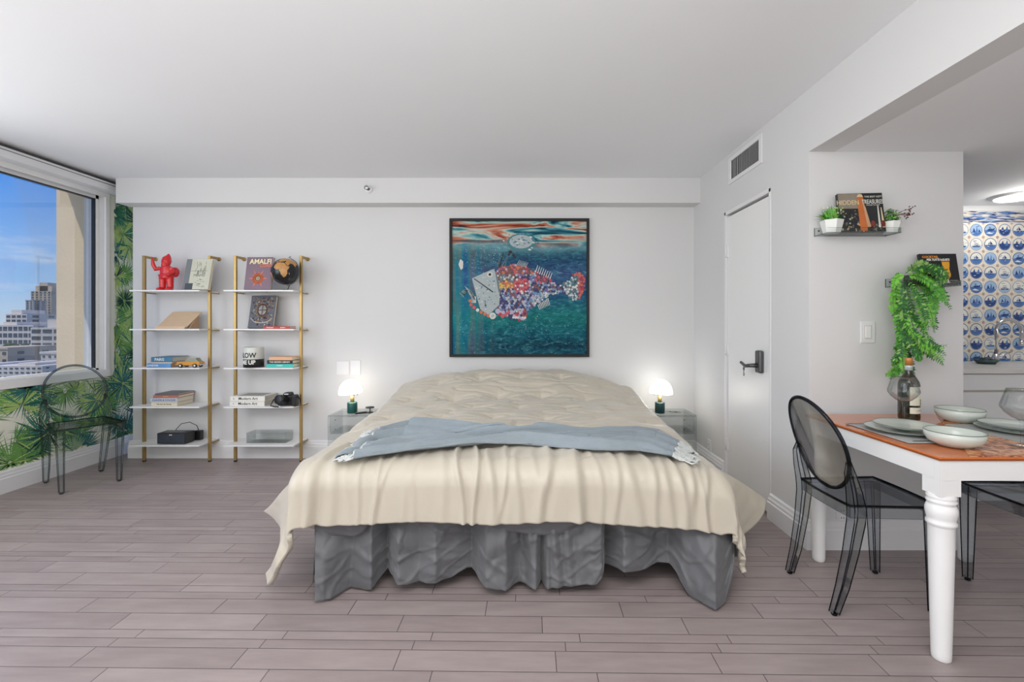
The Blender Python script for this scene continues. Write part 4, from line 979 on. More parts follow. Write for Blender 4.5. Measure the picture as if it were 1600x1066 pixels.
ap([(405, 420), (500, 385), (650, 430), (720, 470), (790, 518), (860, 490), (900, 440), (950, 450), (945, 550), (890, 605), (800, 562), (740, 572), (640, 638), (590, 680), (510, 735), (400, 700)], 'navy', .0004)
def bead(x, y, r, k, d):
    p = A(x, y, d); rr = r/855*iw
    q = MB(); n = 9
    b.add([p]+[(p[0]+rr*math.cos(i/n*6.283), p[1]+.002, p[2]+rr*math.sin(i/n*6.283)) for i in range(n)], [(0, i+1, (i+1) % n+1) for i in range(n)], fi(k), True)
row = 0; y = 372
while y < 760:
    x = 370+(row % 2)*8
    while x < 970:
        xx = x+rnd.uniform(-2.5, 2.5); yy = y+rnd.uniform(-2.5, 2.5)
        if inpoly(xx, yy, BODY):
            def near(a, c, r): return (xx-a)**2+(yy-c)**2 < r*r
            if ((xx-450)/48)**2+((yy-515)/28)**2 < 1: k = rnd.choice(['yellow', 'yellow', 'orange'])
            elif near(548, 515, 52): k = rnd.choice(['pink', 'red', 'pink', 'pale'])
            elif yy < 440 and xx < 640: k = rnd.choice(['brown', 'pink', 'brown', 'lav', 'orange'])
            elif xx > 640 and yy < 500 and xx < 740: k = rnd.choice(['pink', 'red', 'navy', 'brown'])
            elif yy > 680: k = rnd.choice(['pink', 'pale', 'lav', 'red', 'navy'])
            elif yy > 560 and xx > 620: k = rnd.choice(['pale', 'blue', 'lav', 'silver'])
            elif yy < 490 and xx < 500: k = rnd.choice(['silver', 'pale', 'grey', 'brown'])
            else: k = rnd.choice(['navy', 'purple', 'lav', 'navy', 'blue', 'brown', 'silver'])
            bead(xx, yy, rnd.uniform(6, 10), k, .0034)
        elif inpoly(xx, yy, TAIL):
            k = rnd.choice(['red', 'orange', 'pink']) if (xx > 915 or yy < 462) else rnd.choice(['silver', 'grey', 'teal', 'pale'])
            bead(xx, yy, rnd.uniform(6, 9), k, .0034)
        x += 15
    y += 13; row += 1
ap([(235, 470), (300, 440), (375, 408), (400, 470), (412, 560), (410, 640), (370, 680), (340, 708), (290, 670), (272, 610)], 'silver', .004)
ap([(380, 412), (404, 470), (414, 560), (405, 560), (392, 480)], 'grey', .0044)
ap([(246, 472), (252, 470), (372, 556), (368, 562)], 'black', .0046)
for i in range(70):
    x = rnd.uniform(250, 400); y = rnd.uniform(440, 680)
    if inpoly(x, y, [(245, 480), (375, 420), (405, 560), (400, 640), (345, 690), (295, 660), (275, 600)]): s = rnd.uniform(2, 7); ap([(x-s, y), (x, y-s), (x+s, y), (x, y+s)], rnd.choice(['pale', 'grey', 'blue', 'brown' if y > 580 else 'pale']), .0045)
bead(350, 445, 18, 'pale', .007); bead(350, 445, 9, 'black', .0095); bead(368, 712, 22, 'pale', .007); bead(400, 682, 17, 'lav', .007); bead(368, 712, 10, 'silver', .0095)
for (x, y) in [(225, 615), (230, 640), (250, 658), (272, 675), (295, 688), (318, 700), (340, 712)]: bead(x, y, 11, rnd.choice(['pink', 'orange', 'pale']), .006)
for (x, y) in [(415, 700), (435, 690), (450, 705), (430, 715), (470, 690), (490, 690)]: bead(x, y, 12, rnd.choice(['red', 'pink', 'lav']), .006)
def spike(x0, y0, x1, y1, w, k, d=.003):
    dx, dy = x1-x0, y1-y0; l = math.hypot(dx, dy); nx, ny = -dy/l*w, dx/l*w
    ap([(x0+nx, y0+ny), (x1+nx*.5, y1+ny*.5), (x1-nx*.5, y1-ny*.5), (x0-nx, y0-ny)], k, d)
for i in range(8): spike(640+i*13, 430+i*6, 655+i*13, 385+i*7, 3, 'pale')
for i in range(8): spike(655+i*9, 640-i*6, 668+i*9, 672-i*4, 3, 'pale')
spike(410, 400, 438, 300, 4, 'black'); spike(445, 392, 470, 310, 3, 'teal'); spike(395, 395, 415, 335, 3, 'grey'); spike(425, 395, 458, 330, 3, 'grey')
for (x, y, s) in [(480, 300, 14), (500, 320, 12), (510, 335, 9), (470, 318, 9)]: ap([(x-s, y), (x, y-s), (x+s, y), (x, y+s)], 'black', .004)
for i in range(7): spike(520+i*9, 385+i*2, 540+i*9, 350+i*3, 2.5, 'silver')
for i in range(9): spike(235+i*3, 560+i*6, 190+i*5, 520+i*9, 3, 'silver'); 
for i in range(6): spike(262, 590+i*7, 232, 585+i*8, 3, 'pale')
for i in range(14): spike(210-i*2, 548+i*3, 185-i*2, 540+i*2, 3, rnd.choice(['silver', 'teal']))
ap([(150, 380), (162, 345), (180, 360), (178, 405), (165, 415)], 'pale', .001)
b.build('beaded_fish', FM, pic)

# ------------------------------------------------------------------ ghost chairs
def ghost_chair(name, label, loc, rz, m, me, group='clear oval-back chairs'):
    """faces local +x"""
    o = thing('ghost_chair', label, 'chair', loc, rz, group)
    b = MB()
    n = 26
    def outline(s=1.0):
        P = []
        for i in range(n+1):
            t = i/n; x = .215-.0*t; P.append((.218-.012*((2*t-1)**2)*0, .19-.38*t))
        return P
    top = []; 
    # seat: slightly rounded trapezoid, dished, with apron walls
    def seatp(s, t):
        x = -.150+.37*s; wv = .172+.020*s; y = -wv+2*wv*t
        x += .010*(1-(2*t-1)**2)*(1 if s > .5 else -1)*abs(2*s-1)
        z = .462-.008*(1-(2*s-1)**2)*(1-(2*t-1)**2)
        return (x, y, z)
    b.grid(seatp, 14, 14); o1 = b.build('seat', m, o, solid=.008)
    b = MB()
    rim = [seatp(i/10, 0) for i in range(11)]+[seatp(1, i/10) for i in range(1, 11)]+[seatp(1-i/10, 1) for i in range(1, 11)]+[seatp(0, 1-i/10) for i in range(1, 10)]
    k = len(rim); b.add([p for p in rim]+[(p[0]*.985, p[1]*.985, p[2]-.052) for p in rim], [(i, (i+1) % k, (i+1) % k+k, i+k) for i in range(k)]); ap_ = b.build('seat_apron', m, o, solid=.006)
    b = MB(); b.sq([(p[0], p[1], p[2]+.001) for p in rim+[rim[0]]], .007); b.build('seat_edge', me, o)
    for sy in (-1, 1):
        b = MB(); b.sq([(.196, sy*.170, .450), (.200, sy*.168, .40), (.208, sy*.162, .008)], [.046, .044, .027], up=(1, 0, 0)); lg = b.build('leg', m, o)
        b = MB()
        for dx, dy in ((-1, -1), (1, -1), (1, 1), (-1, 1)): b.tube([(.196+dx*.022, sy*.170+dy*.022, .450), (.200+dx*.021, sy*.168+dy*.021, .40), (.208+dx*.0128, sy*.162+dy*.0128, .008)], .0022, 5)
        b.build('leg_edges', me, lg)
        b = MB(); b.lathe([(0, 0), (.011, 0), (.013, .009), (0, .009)], (.208, sy*.162, 0), 10); b.build('glide', me, lg)
        path = [(-.160, sy*.174, .650), (-.160, sy*.184, .60), (-.146, sy*.187, .53), (-.132, sy*.182, .455), (-.132, sy*.178, .40), (-.150, sy*.172, .27), (-.180, sy*.166, .12), (-.212, sy*.162, .008)]
        ws = [.012, .030, .042, .050, .048, .042, .036, .028]
        b = MB(); b.sq(path, ws, up=(1, 0, 0)); lg = b.build('leg', m, o)
        b = MB()
        for dx, dy in ((-1, -1), (1, -1), (1, 1), (-1, 1)): b.tube([(p[0]+dx*w*.48, p[1]+dy*w*.48, p[2]) for p, w in zip(path, ws)], .0022, 5)
        b.build('leg_edges', me, lg)
        b = MB(); b.lathe([(0, 0), (.011, 0), (.013, .009), (0, .009)], (-.212, sy*.162, 0), 10); b.build('glide', me, lg)
    # reclined oval medallion
    def ov(r, a, d):
        z = .690+.200*r*math.sin(a); y = .186*r*math.cos(a); x = -.11-(z-.49)*.30+d-.022*(1-(y/.19)**2)
        return (x, y, z)
    b = MB(); nn = 48
    for d in (0, -.007):
        vs = [ov(0, 0, d)]+[ov(j/5, i/nn*6.283, d) for j in range(1, 6) for i in range(nn)]
        fs = [(0, i+1, (i+1) % nn+1) for i in range(nn)]+[(1+j*nn+i, 1+(j+1)*nn+i, 1+(j+1)*nn+(i+1) % nn, 1+j*nn+(i+1) % nn) for j in range(4) for i in range(nn)]
        b.add(vs, fs, 0, True)
    b.build('backrest', m, o, recalc=False)
    b = MB(); b.tube([ov(1, i/nn*6.283, -.004) for i in range(nn)], .0085, 8, closed=True, up=(1, 0, 0)); b.build('back_rim', me, o)
    return o
ghost_chair('a', 'clear smoky oval-back chair alone in front of the palm wallpaper', (-3.41, 3.565, 0), math.atan2(-.59, .807)+R(3), 'clear', 'clearedge')
ghost_chair('b', 'smoke grey oval-back chair tucked under the left end of the dining table', (1.522, 2.105, 0), 0, 'smoke', 'smokeedge')
ghost_chair('c', 'smoke grey chair tucked under the right end of the dining table, mostly out of view', (2.335, 2.045, 0), R(180), 'smoke', 'smokeedge')

# ------------------------------------------------------------------ dining table
TX0, TX1, TY0, TY1, TZ = 1.488, 2.335, 1.646, 2.434, .75
tb = thing('dining_table', 'white dining table with turned legs and an orange wooden top', 'table', (2.2, 2.04, 0))
ox, oy = 2.2, 2.04
b = MB(); b.box(TX0-ox, TX1-ox, TY0-oy, TY1-oy, TZ-.008, TZ); b.build('table_top', 'orange', tb, bevel=.002)
b = MB(); b.box(TX0-.001-ox, TX1+.001-ox, TY0-.001-oy, TY1+.001-oy, TZ-.013, TZ-.0082); b.build('top_edge_band', 'edgewood', tb)
b = MB(); z0, z1 = TZ-.085, TZ-.0135; e = .004
b.box(TX0+e-ox, TX1-e-ox, TY0+e-oy, TY0+.028-oy, z0, z1); b.box(TX0+e-ox, TX1-e-ox, TY1-.028-oy, TY1-e-oy, z0, z1)
b.box(TX0+e-ox, TX0+.028-ox, TY0+.0285-oy, TY1-.0285-oy, z0, z1); b.box(TX1-.028-ox, TX1-e-ox, TY0+.0285-oy, TY1-.0285-oy, z0, z1); b.build('apron', 'tablewhite', tb)
LEGP = [(.026, 0), (.029, .004), (.030, .02), (.0335, .18), (.0385, .42), (.0395, .487), (.0405, .492), (.0455, .497), (.0455, .506), (.041, .512), (.044, .522), (.0475, .540), (.0475, .552), (.043, .566), (.040, .572), (.0445, .577), (.0455, .584), (.041, .588), (.0445, .594), (.0445, .600), (.041, .604), (.041, .6075)]
for x in (TX0+.043, TX1-.043):
    for y in (TY0+.043, TY1-.043):
        b = MB(); b.lathe(LEGP, (x-ox, y-oy, 0), 32); b.box(x-ox-.0375, x-ox+.0375, y-oy-.0375, y-oy+.0375, .606, z1-.0005); b.build('leg', 'tablewhite', tb)

# runner with rust pattern
def runner_mat():
    m, nt, out = newmat('rust_patterned_runner'); N = nt.nodes.new; L = nt.links.new
    tc = N('ShaderNodeTexCoord'); w = N('ShaderNodeTexNoise'); w.inputs['Scale'].default_value = 17; w.inputs['Distortion'].default_value = 2.6; w.inputs['Detail'].default_value = 3; L(tc.outputs['Object'], w.inputs[0])
    cr = N('ShaderNodeValToRGB'); e = cr.color_ramp.elements; e[0].position = .40; e[0].color = s2l((116, 54, 48)); e[1].position = .58; e[1].color = s2l((222, 168, 118)); k = e.new(.49); k.color = s2l((206, 126, 78)); L(w.outputs['Fac'], cr.inputs[0])
    p = N('ShaderNodeBsdfPrincipled'); p.inputs['Roughness'].default_value = .3; L(cr.outputs[0], p.inputs['Base Color']); L(p.outputs[0], out.inputs[0]); return m
b = MB(); b.prism([(1.60, 1.652), (2.12, 2.36), (2.325, 2.36), (2.325, 1.652)], TZ+.0003, TZ+.0022, 'z'); tag(b.build('table_runner', runner_mat()), 'rust and tan patterned runner lying on the orange table top', 'table runner')
b = MB(); b.prism([(1.53, 1.83), (1.53, 2.19), (1.80, 2.19), (1.80, 1.83)], TZ+.0024, TZ+.0044, 'z'); tag(b.build('placemat', 'mat'), 'grey placemat under the plates at the left end of the table', 'placemat', 'grey placemats')
b = MB(); b.prism([(1.985, 1.80), (1.985, 2.17), (2.30, 2.17), (2.30, 1.80)], TZ+.0024, TZ+.0044, 'z'); tag(b.build('placemat', 'mat'), 'grey placemat under the plates at the right edge of the photo', 'placemat', 'grey placemats')
def plate_(label, x, y, z, r, group):
    o = thing('dinner_plate', label, 'plate', (x, y, z), group=group)
    b = MB(); b.lathe([(0, .0), (r*.55, 0), (r*.62, .003), (r*.97, .014), (r*.995, .017), (r*.96, .0175), (r*.62, .0075), (r*.5, .006), (0, .006)], seg=64); b.build('plate_body', 'ceramic', o)
    b = MB(); b.tube([(r*.985*math.cos(i/64*6.283), r*.985*math.sin(i/64*6.283), .0172) for i in range(64)], .0017, 6, closed=True); b.build('glazed_rim', 'ceramicrim', o)
z0 = TZ+.0046
plate_('larger lower plate of the pair at the left end of the table', 1.665, 2.02, z0, .142, 'stoneware plates on the table')
plate_('smaller upper plate of the pair at the left end of the table', 1.678, 2.02, z0+.0165, .120, 'stoneware plates on the table')
plate_('larger lower plate of the pair at the right edge of the photo', 2.165, 2.02, z0, .142, 'stoneware plates on the table')
plate_('smaller upper plate of the pair at the right edge of the photo', 2.155, 2.02, z0+.0165, .120, 'stoneware plates on the table')
def bowl(label, x, y, r, h, z):
    o = thing('bowl', label, 'bowl', (x, y, z), group='celadon stoneware bowls')
    b = MB(); b.lathe([(0, .002), (r*.52, .002), (r*.54, 0), (r*.58, 0), (r*.66, .007), (r*.88, h*.30), (r*.975, h*.62), (r, h), (r*.965, h), (r*.93, h*.62), (r*.83, h*.32), (r*.6, .011), (0, .008)], seg=56); b.build('bowl_body', 'ceramic', o)
    b = MB(); b.tube([(r*.985*math.cos(i/56*6.283), r*.985*math.sin(i/56*6.283), h) for i in range(56)], .0019, 6, closed=True); b.build('glazed_rim', 'ceramicrim', o)
bowl('grey-green stoneware bowl at the front edge of the table beside the plates', 1.683, 1.80, .094, .056, TZ+.0023)
bowl('grey-green stoneware bowl at the back of the table right of the wine bottle', 2.115, 2.235, .094, .062, TZ+.0023)
def fork(name, label, cat, x, y, rz, kind):
    o = thing(name, label, cat, (x, y, TZ+.0048), rz, group='cutlery on the placemats')
    b = MB(); b.box(-.09, .03, -.003, .003, 0, .003); b.box(-.095, -.06, -.006, .006, 0, .003); b.build('handle', 'steel', o, bevel=.001)
    b = MB()
    if kind == 'fork':
        b.box(.0302, .055, -.011, .011, 0, .003)
        for k in range(4): b.box(.0552, .095, -.011+k*.006, -.0075+k*.006, 0, .003)
    else: b.prism([(.0302, -.004), (.10, -.008), (.12, 0), (.10, .008), (.0302, .008)], 0, .002, 'z')
    b.build('tines' if kind == 'fork' else 'blade', 'steel', o)
fork('fork', 'steel fork lying on the right placemat in front of its plates', 'fork', 2.13, 1.825, R(4), 'fork')
fork('knife', 'steel knife lying on the left placemat in front of its plates', 'knife', 1.66, 1.853, R(2), 'knife')
fork('fork', 'steel fork lying on the left placemat behind its plates', 'fork', 1.615, 2.176, R(2), 'fork')

# wine bottle and glasses
bt = thing('wine_bottle', 'dark wine bottle with cream label standing on the table', 'bottle', (PX(1420, 2.28), 2.28, TZ+.0005))
b = MB(); b.lathe([(0, .004), (.030, 0), (.043, .004), (.0445, .012), (.0445, .175), (.041, .192), (.030, .212), (.0185, .232), (.015, .25), (.0148, .262), (0, .262)], seg=40); b.build('bottle_glass', 'bottle', bt)
b = MB(); b.lathe([(.0155, .243), (.0158, .262), (.0165, .264), (.0165, .270), (.0155, .2705)], seg=30); b.build('neck_band', 'foil', bt)
b = MB(); b.lathe([(.0160, .271), (.0162, .305), (.0150, .308), (0, .308)], seg=30); b.build('capsule', 'cork', bt)
def arc(r, z0, z1, a0, a1, m, name):
    b = MB(); n = 16; vs = [(r*math.sin(a0+(a1-a0)*i/n), -r*math.cos(a0+(a1-a0)*i/n), z) for z in (z0, z1) for i in range(n+1)]
    b.add(vs, [(i, i+1, i+n+2, i+n+1) for i in range(n)], 0, True); return b.build(name, m, bt, recalc=False)
arc(.0449, .078, .168, R(-35), R(85), 'label', 'upper_label'); arc(.0449, .038, .068, R(-35), R(85), 'label', 'lower_label')
arc(.0452, .080, .108, R(28), R(85), 'labelgreen', 'label_vineyard')
b = MB(); t = MB(); t.text('VINO', .018, Matrix(), ext=.0002)
b.add([(.0453*math.sin(v[0]/.045+R(25)), -.0453*math.cos(v[0]/.045+R(25)), v[1]+.145) for v in t.v], t.f); t = MB(); t.text('CLASSICO', .009, Matrix(), ext=.0002)
b.add([(.0453*math.sin(v[0]/.045+R(25)), -.0453*math.cos(v[0]/.045+R(25)), v[1]+.053) for v in t.v], t.f); b.build('label_lettering', cm('brown_ink', (96, 74, 50)), bt)
def wineglass(label, x, y):
    o = thing('wine_glass', label, 'wine glass', (x, y, TZ+.0026), group='stemmed wine glasses on the table')
    b = MB(); b.lathe([(0, .001), (.038, .0005), (.040, .002), (.010, .006), (.0045, .012), (.0038, .06), (.0045, .095), (.010, .102)], seg=36); b.build('stem_and_foot', 'wineglass', o)
    b = MB(); b.lathe([(.009, .101), (.030, .112), (.050, .130), (.0625, .150), (.062, .160), (.052, .195), (.044, .222)], seg=44); b.build('glass_bowl', 'wineglass', o, solid=.0012)
wineglass('clear wine glass standing in front of the wine bottle', PX(1416, 2.17), 2.185)
wineglass('clear wine glass at the right edge of the photo', 1.925, 1.78)

# ------------------------------------------------------------------ acrylic wall shelves, plants, books
def wshelf(x0, x1, zs, label):
    o = thing('wall_shelf', label, 'wall shelf', (x0, YP, zs), group='small acrylic shelves on the short wall'); w = x1-x0; d = .105; t = .005
    b = MB(); b.box(0, w, -d, -.0055, 0, t); b.build('shelf_plate', 'acrylic', o)
    b = MB(); b.box(0, w, -d-t, -d-.0002, 0, .028); b.build('front_lip', 'acrylic', o)
    b = MB(); b.box(0, w, -t, -.0003, 0, .045); b.build('back_plate', 'acrylic', o)
    b = MB(); b.box(-.0008, .001, -.0055, -.0002, 0, .0455); b.box(0, w, -d-t-.0005, -d-t, -.0005, .001); b.box(0, w, -d-t-.0005, -d-t, .027, .0285); b.box(0, .001, -d-t, 0, -.0005, .0012); b.box(w-.001, w, -d-t, 0, 0, .028); b.box(0, w, -.006, -.005, .0445, .0455); b.build('polished_edges', 'acrylicedge', o)
    for x in (.022, w-.022):
        b = MB(); b.lathe([(0, 0), (.005, 0), (.004, .003), (0, .003)], seg=10); c = b.build('screw', 'darkmetal', o); c.location = (x, -.0053, .030); c.rotation_euler = (R(90), 0, 0)
wshelf(PX(1272, 2.52), PX(1406, 2.42), 1.703, 'clear acrylic wall shelf holding two potted plants and a book')
wshelf(PX(1383, 2.52), 2.29, 1.425, 'clear acrylic wall shelf holding the fern and the cocktail book')
LG = [cm('leaf_'+n, c, rough=.5, var=.2, vs=30) for n, c in (('bright', (122, 196, 70)), ('mid', (86, 160, 58)), ('deep', (44, 104, 46)), ('pale', (150, 186, 110)), ('bloom', (224, 214, 196)), ('plum', (104, 60, 56)))]
soil = cm('dark_soil', (58, 46, 36), rough=.95, var=.3, vs=80)
def pot(x, y, z, label, w, h, hexa):
    o = thing('potted_plant', label, 'potted plant', (x, y, z), group=None)
    b = MB(); seg = 6 if hexa else 8
    b.T = Matrix.Rotation(R(22 if hexa else 22.5), 4, 'Z'); b.lathe([(0, 0), (w*.36, 0), (w*.50, h), (w*.46, h), (w*.44, h-.008), (0, h-.008)], seg=seg, smooth=False); b.build('pot', 'steelwhite', o, bevel=.002)
    b = MB(); b.lathe([(0, h-.012), (w*.42, h-.0078), (0, h-.004)], seg=12); b.build('soil', soil, o); return o
o = pot(PX(1301, 2.455), 2.462, 1.7085, 'small white faceted pot of spiky green grass on the upper acrylic shelf', .112, .070, True)
rnd = random.Random(21); b = MB()
for i in range(260):
    a = rnd.uniform(0, 6.28); lean = rnd.uniform(.0, 1.15); ln = rnd.uniform(.045, .095); r0 = rnd.uniform(0, .03)
    p0 = Vector((r0*math.cos(a), r0*math.sin(a)*.7, .062)); d = Vector((math.cos(a)*math.sin(lean), math.sin(a)*math.sin(lean)*.45, math.cos(lean))); s = Vector((-math.sin(a), math.cos(a), 0))*.003
    mid = p0+d*ln*.55; tip = p0+d*ln+Vector((0, 0, -.02*lean))
    if tip.y > .05: continue
    b.add([tuple(p0-s), tuple(mid-s*1.3), tuple(tip), tuple(mid+s*1.3), tuple(p0+s)], [(0, 1, 2, 3, 4)], rnd.choice([0, 1, 2, 0, 1, 3]))
for i in range(22):
    a = rnd.uniform(0, 6.28); r0 = rnd.uniform(.01, .05); b.ball((r0*math.cos(a), r0*math.sin(a)*.5-.01, .085+rnd.uniform(0, .05)), .0055, rnd.choice([3, 4, 3]), 6)
b.build('grass_blades', LG, o, recalc=False)
o = pot(PX(1394, 2.455), 2.465, 1.7085, 'small white pot of leafy green plant with dark berries on the upper acrylic shelf', .098, .062, False)
b = MB()
for i in range(240):
    th_ = rnd.uniform(0, 6.28); ph_ = rnd.uniform(0, 1.45); r = rnd.uniform(.02, .052)
    c = Vector((r*math.sin(ph_)*math.cos(th_), r*math.sin(ph_)*math.sin(th_)*.75, .068+r*math.cos(ph_)*1.25)); n = (c-Vector((0, 0, .06))).normalized(); u = n.orthogonal().normalized(); u.rotate(Matrix.Rotation(rnd.uniform(0, 6.28), 3, n)); w_ = n.cross(u); s = rnd.uniform(.005, .009)
    b.add([tuple(c-u*s), tuple(c-w_*s*.6+n*.002), tuple(c+u*s*1.3), tuple(c+w_*s*.6+n*.002)], [(0, 1, 2, 3)], rnd.choice([1, 2, 2, 0, 0, 3]))
for i in range(9):
    a = rnd.uniform(-.6, .9); p0 = Vector((.01, -.01, .09)); p1 = p0+Vector((.055+.035*rnd.random(), -.01, rnd.uniform(-.01, .055))); b.tube([tuple(p0), tuple((p0+p1)/2+Vector((0, 0, .008))), tuple(p1)], .0008, 4, 5)
    for k in range(3): b.ball(tuple(p1+Vector((rnd.uniform(-.012, .01), rnd.uniform(-.01, .01), rnd.uniform(-.012, .012)))), .004, 5, 6)
b.build('foliage', LG, o, recalc=False)

def art_tower(o, w, h, t):
    b = MB(); z = t+.0002; rn = random.Random(8)
    b.flat([(0, h*.60, z), (w*.55, h*.60, z), (w*.52, h, z), (0, h, z)], 5); 
    for i in range(170):
        x = rn.uniform(.0, w*.97); y = rn.uniform(.0, h*.55) if x < w*.42 else rn.uniform(0, h*.2); s = rn.uniform(.002, .007); b.lathe([(0, 0), (s, 0)], (min(max(x, s), w-s), max(y, s), z+.0001+i*1e-6), 6, rn.choice([4, 5, 2, 6, 3, 6]), False)
    b.flat([(w*.44, .004, z+.0004), (w*.60, .004, z+.0004), (w*.565, h*.9, z+.0004), (w*.42, h*.9, z+.0004)], 0)
    b.flat([(w*.60, h*.12, z+.0006), (w*.68, h*.12, z+.0006), (w*.60, h*.62, z+.0006), (w*.53, h*.84, z+.0006)], 1)
    b.flat([(w*.42, h*.9, z+.0005), (w*.565, h*.9, z+.0005), (w*.54, h*.97, z+.0005), (w*.46, h*.97, z+.0005)], 3)
    b.flat([(w*.85, h*.1, z+.0004), (w*.90, h*.1, z+.0004), (w*.885, h*.66, z+.0004), (w*.86, h*.66, z+.0004)], 2); b.flat([(w*.93, h*.1, z+.0004), (w*.99, h*.1, z+.0004), (w*.95, h*.62, z+.0004), (w*.93, h*.62, z+.0004)], 3)
    for cx in (.73, .95): b.lathe([(0, 0), (.012, 0)], (w*cx, h*.2, z+.0007), 14, 7, False, 1, 1.5)
    b.text('HIDDEN', .036, T3(w*.21, h*.75, t+.0011), 3, bold=.0004, sx=.85); b.text('TREASURES', .034, T3(w*.765, h*.765, t+.0011), 2, bold=.0004, sx=.62); b.text('THE BEST KEPT', .013, T3(w*.79, h*.90, t+.0011), 2); b.text('PLACES TO VISIT', .009, T3(w*.77, h*.68, t+.0011), 2)
    b.build('cover_print', [cm('tower_orange', (186, 104, 52), var=.2, vs=20), cm('tower_tan', (190, 150, 116), var=.15, vs=30), cm('stone_white', (206, 206, 196)), cm('warm_stone', (206, 186, 150)), cm('olive_dark', (70, 74, 50)), cm('sky_taupe', (134, 126, 112), var=.2, vs=20), cm('blue_black', (62, 70, 86)), cm('brick_red', (150, 72, 62))], o)
standing('travel_book', 'dark travel book with an orange tower between the two potted plants', PX(1309, 2.47), 1.708, 2.462, .224, .215, .022, cm('near_black_cover', (34, 36, 38), var=.2, vs=20), art_tower, yaw=R(-5), lean=R(81))
def art_cocktail(o, w, h, t):
    b = MB(); z = t+.0003
    cx = w*.68; pr = [(.020, .125), (.0185, .105), (.014, .085), (.0165, .068), (.0185, .056), (.016, .044), (.010, .036), (.003, .030)]
    b.flat([(cx+r, y, z) for r, y in pr]+[(cx-r, y, z) for r, y in reversed(pr)], 0)
    b.flat([(cx-.020, .125, z), (cx+.020, .125, z), (cx+.019, .133, z), (cx-.021, .133, z)], 3)
    b.flat([(cx-.003, .030, z), (cx+.003, .030, z), (cx+.003, .016, z), (cx+.011, .010, z), (cx-.011, .010, z), (cx-.003, .016, z)], 1)
    b.flat([(cx-.024, .140, z), (cx-.018, .122, z), (cx-.012, .138, z)], 2)
    b.box(.02, w-.01, .022, .0232, t+.0001, t+.0004, 1)
    b.text('COCKTAIL', .017, T3(.055, h-.018, t+.0008), 4, bold=.0004); b.text('PER TUTTI I GUSTI', .0165, T3(w*.49, h-.034, t+.0008), 1, bold=.0004, sx=.86)
    b.build('cover_print', [cm('amber_drink', (224, 160, 44), var=.15, vs=30), wht, cm('lime_green', (150, 190, 80)), cm('wine_red', (130, 48, 56)), cm('orange_yellow', (232, 150, 60))], o)
standing('recipe_book', 'black cocktail recipe book leaning on the lower acrylic shelf behind the fern', PX(1437, 2.47), 1.4305, 2.462, .19, .17, .016, cm('black_recipe_cover', (26, 27, 30)), art_cocktail, yaw=R(-3), lean=R(80))

# hanging fern
o = thing('hanging_fern', 'bright green artificial fern trailing from the lower acrylic shelf above the bottle', 'plant', (PX(1425, 2.44), 2.44, 1.432))
b = MB(); b.lathe([(0, 0), (.030, 0), (.038, .05), (.034, .05), (0, .044)], seg=20); b.build('pot', cm('dark_green_pot', (50, 66, 44)), o)
rnd = random.Random(33)
base = Vector((PX(1425, 2.44), 2.44, 1.432))
FR_ = []
def target(px, py, Y): return at(px, py, Y)-base
def frond(p0, p1, p2, p3, lw, m, n=25):
    pts = []
    for i in range(n+1):
        t = i/n; q = p0*(1-t)**3+3*p1*t*(1-t)**2+3*p2*t*t*(1-t)+p3*t**3; pts.append(q)
    q = MB(); q.tube([tuple(v) for v in pts], [.0014*(1-.6*i/n) for i in range(n+1)], 4, 2)
    for i in range(1, n):
        t = i/n; d = (pts[i+1]-pts[i-1]).normalized(); view = Vector((rnd.uniform(-.5, .5), -1, rnd.uniform(-.4, .4))).normalized(); s = d.cross(view).normalized()
        ln = lw*math.sin(math.pi*min(1, t*.86+.12))**.6*rnd.uniform(.8, 1.1)
        for sg in (-1, 1):
            a = pts[i]; tip = a+s*sg*ln+d*ln*.35+Vector((0, rnd.uniform(-.004, .004), -.003)); mid = a+(tip-a)*.5; wv = d*ln*.24
            q.add([tuple(a-wv*.5), tuple(mid+wv*.2-wv*1.1), tuple(tip), tuple(mid+wv*.2+wv*1.1), tuple(a+wv*.6)], [(0, 1, 2, 3, 4)], m if rnd.random() < .75 else rnd.choice([0, 1, 3]))
    return q
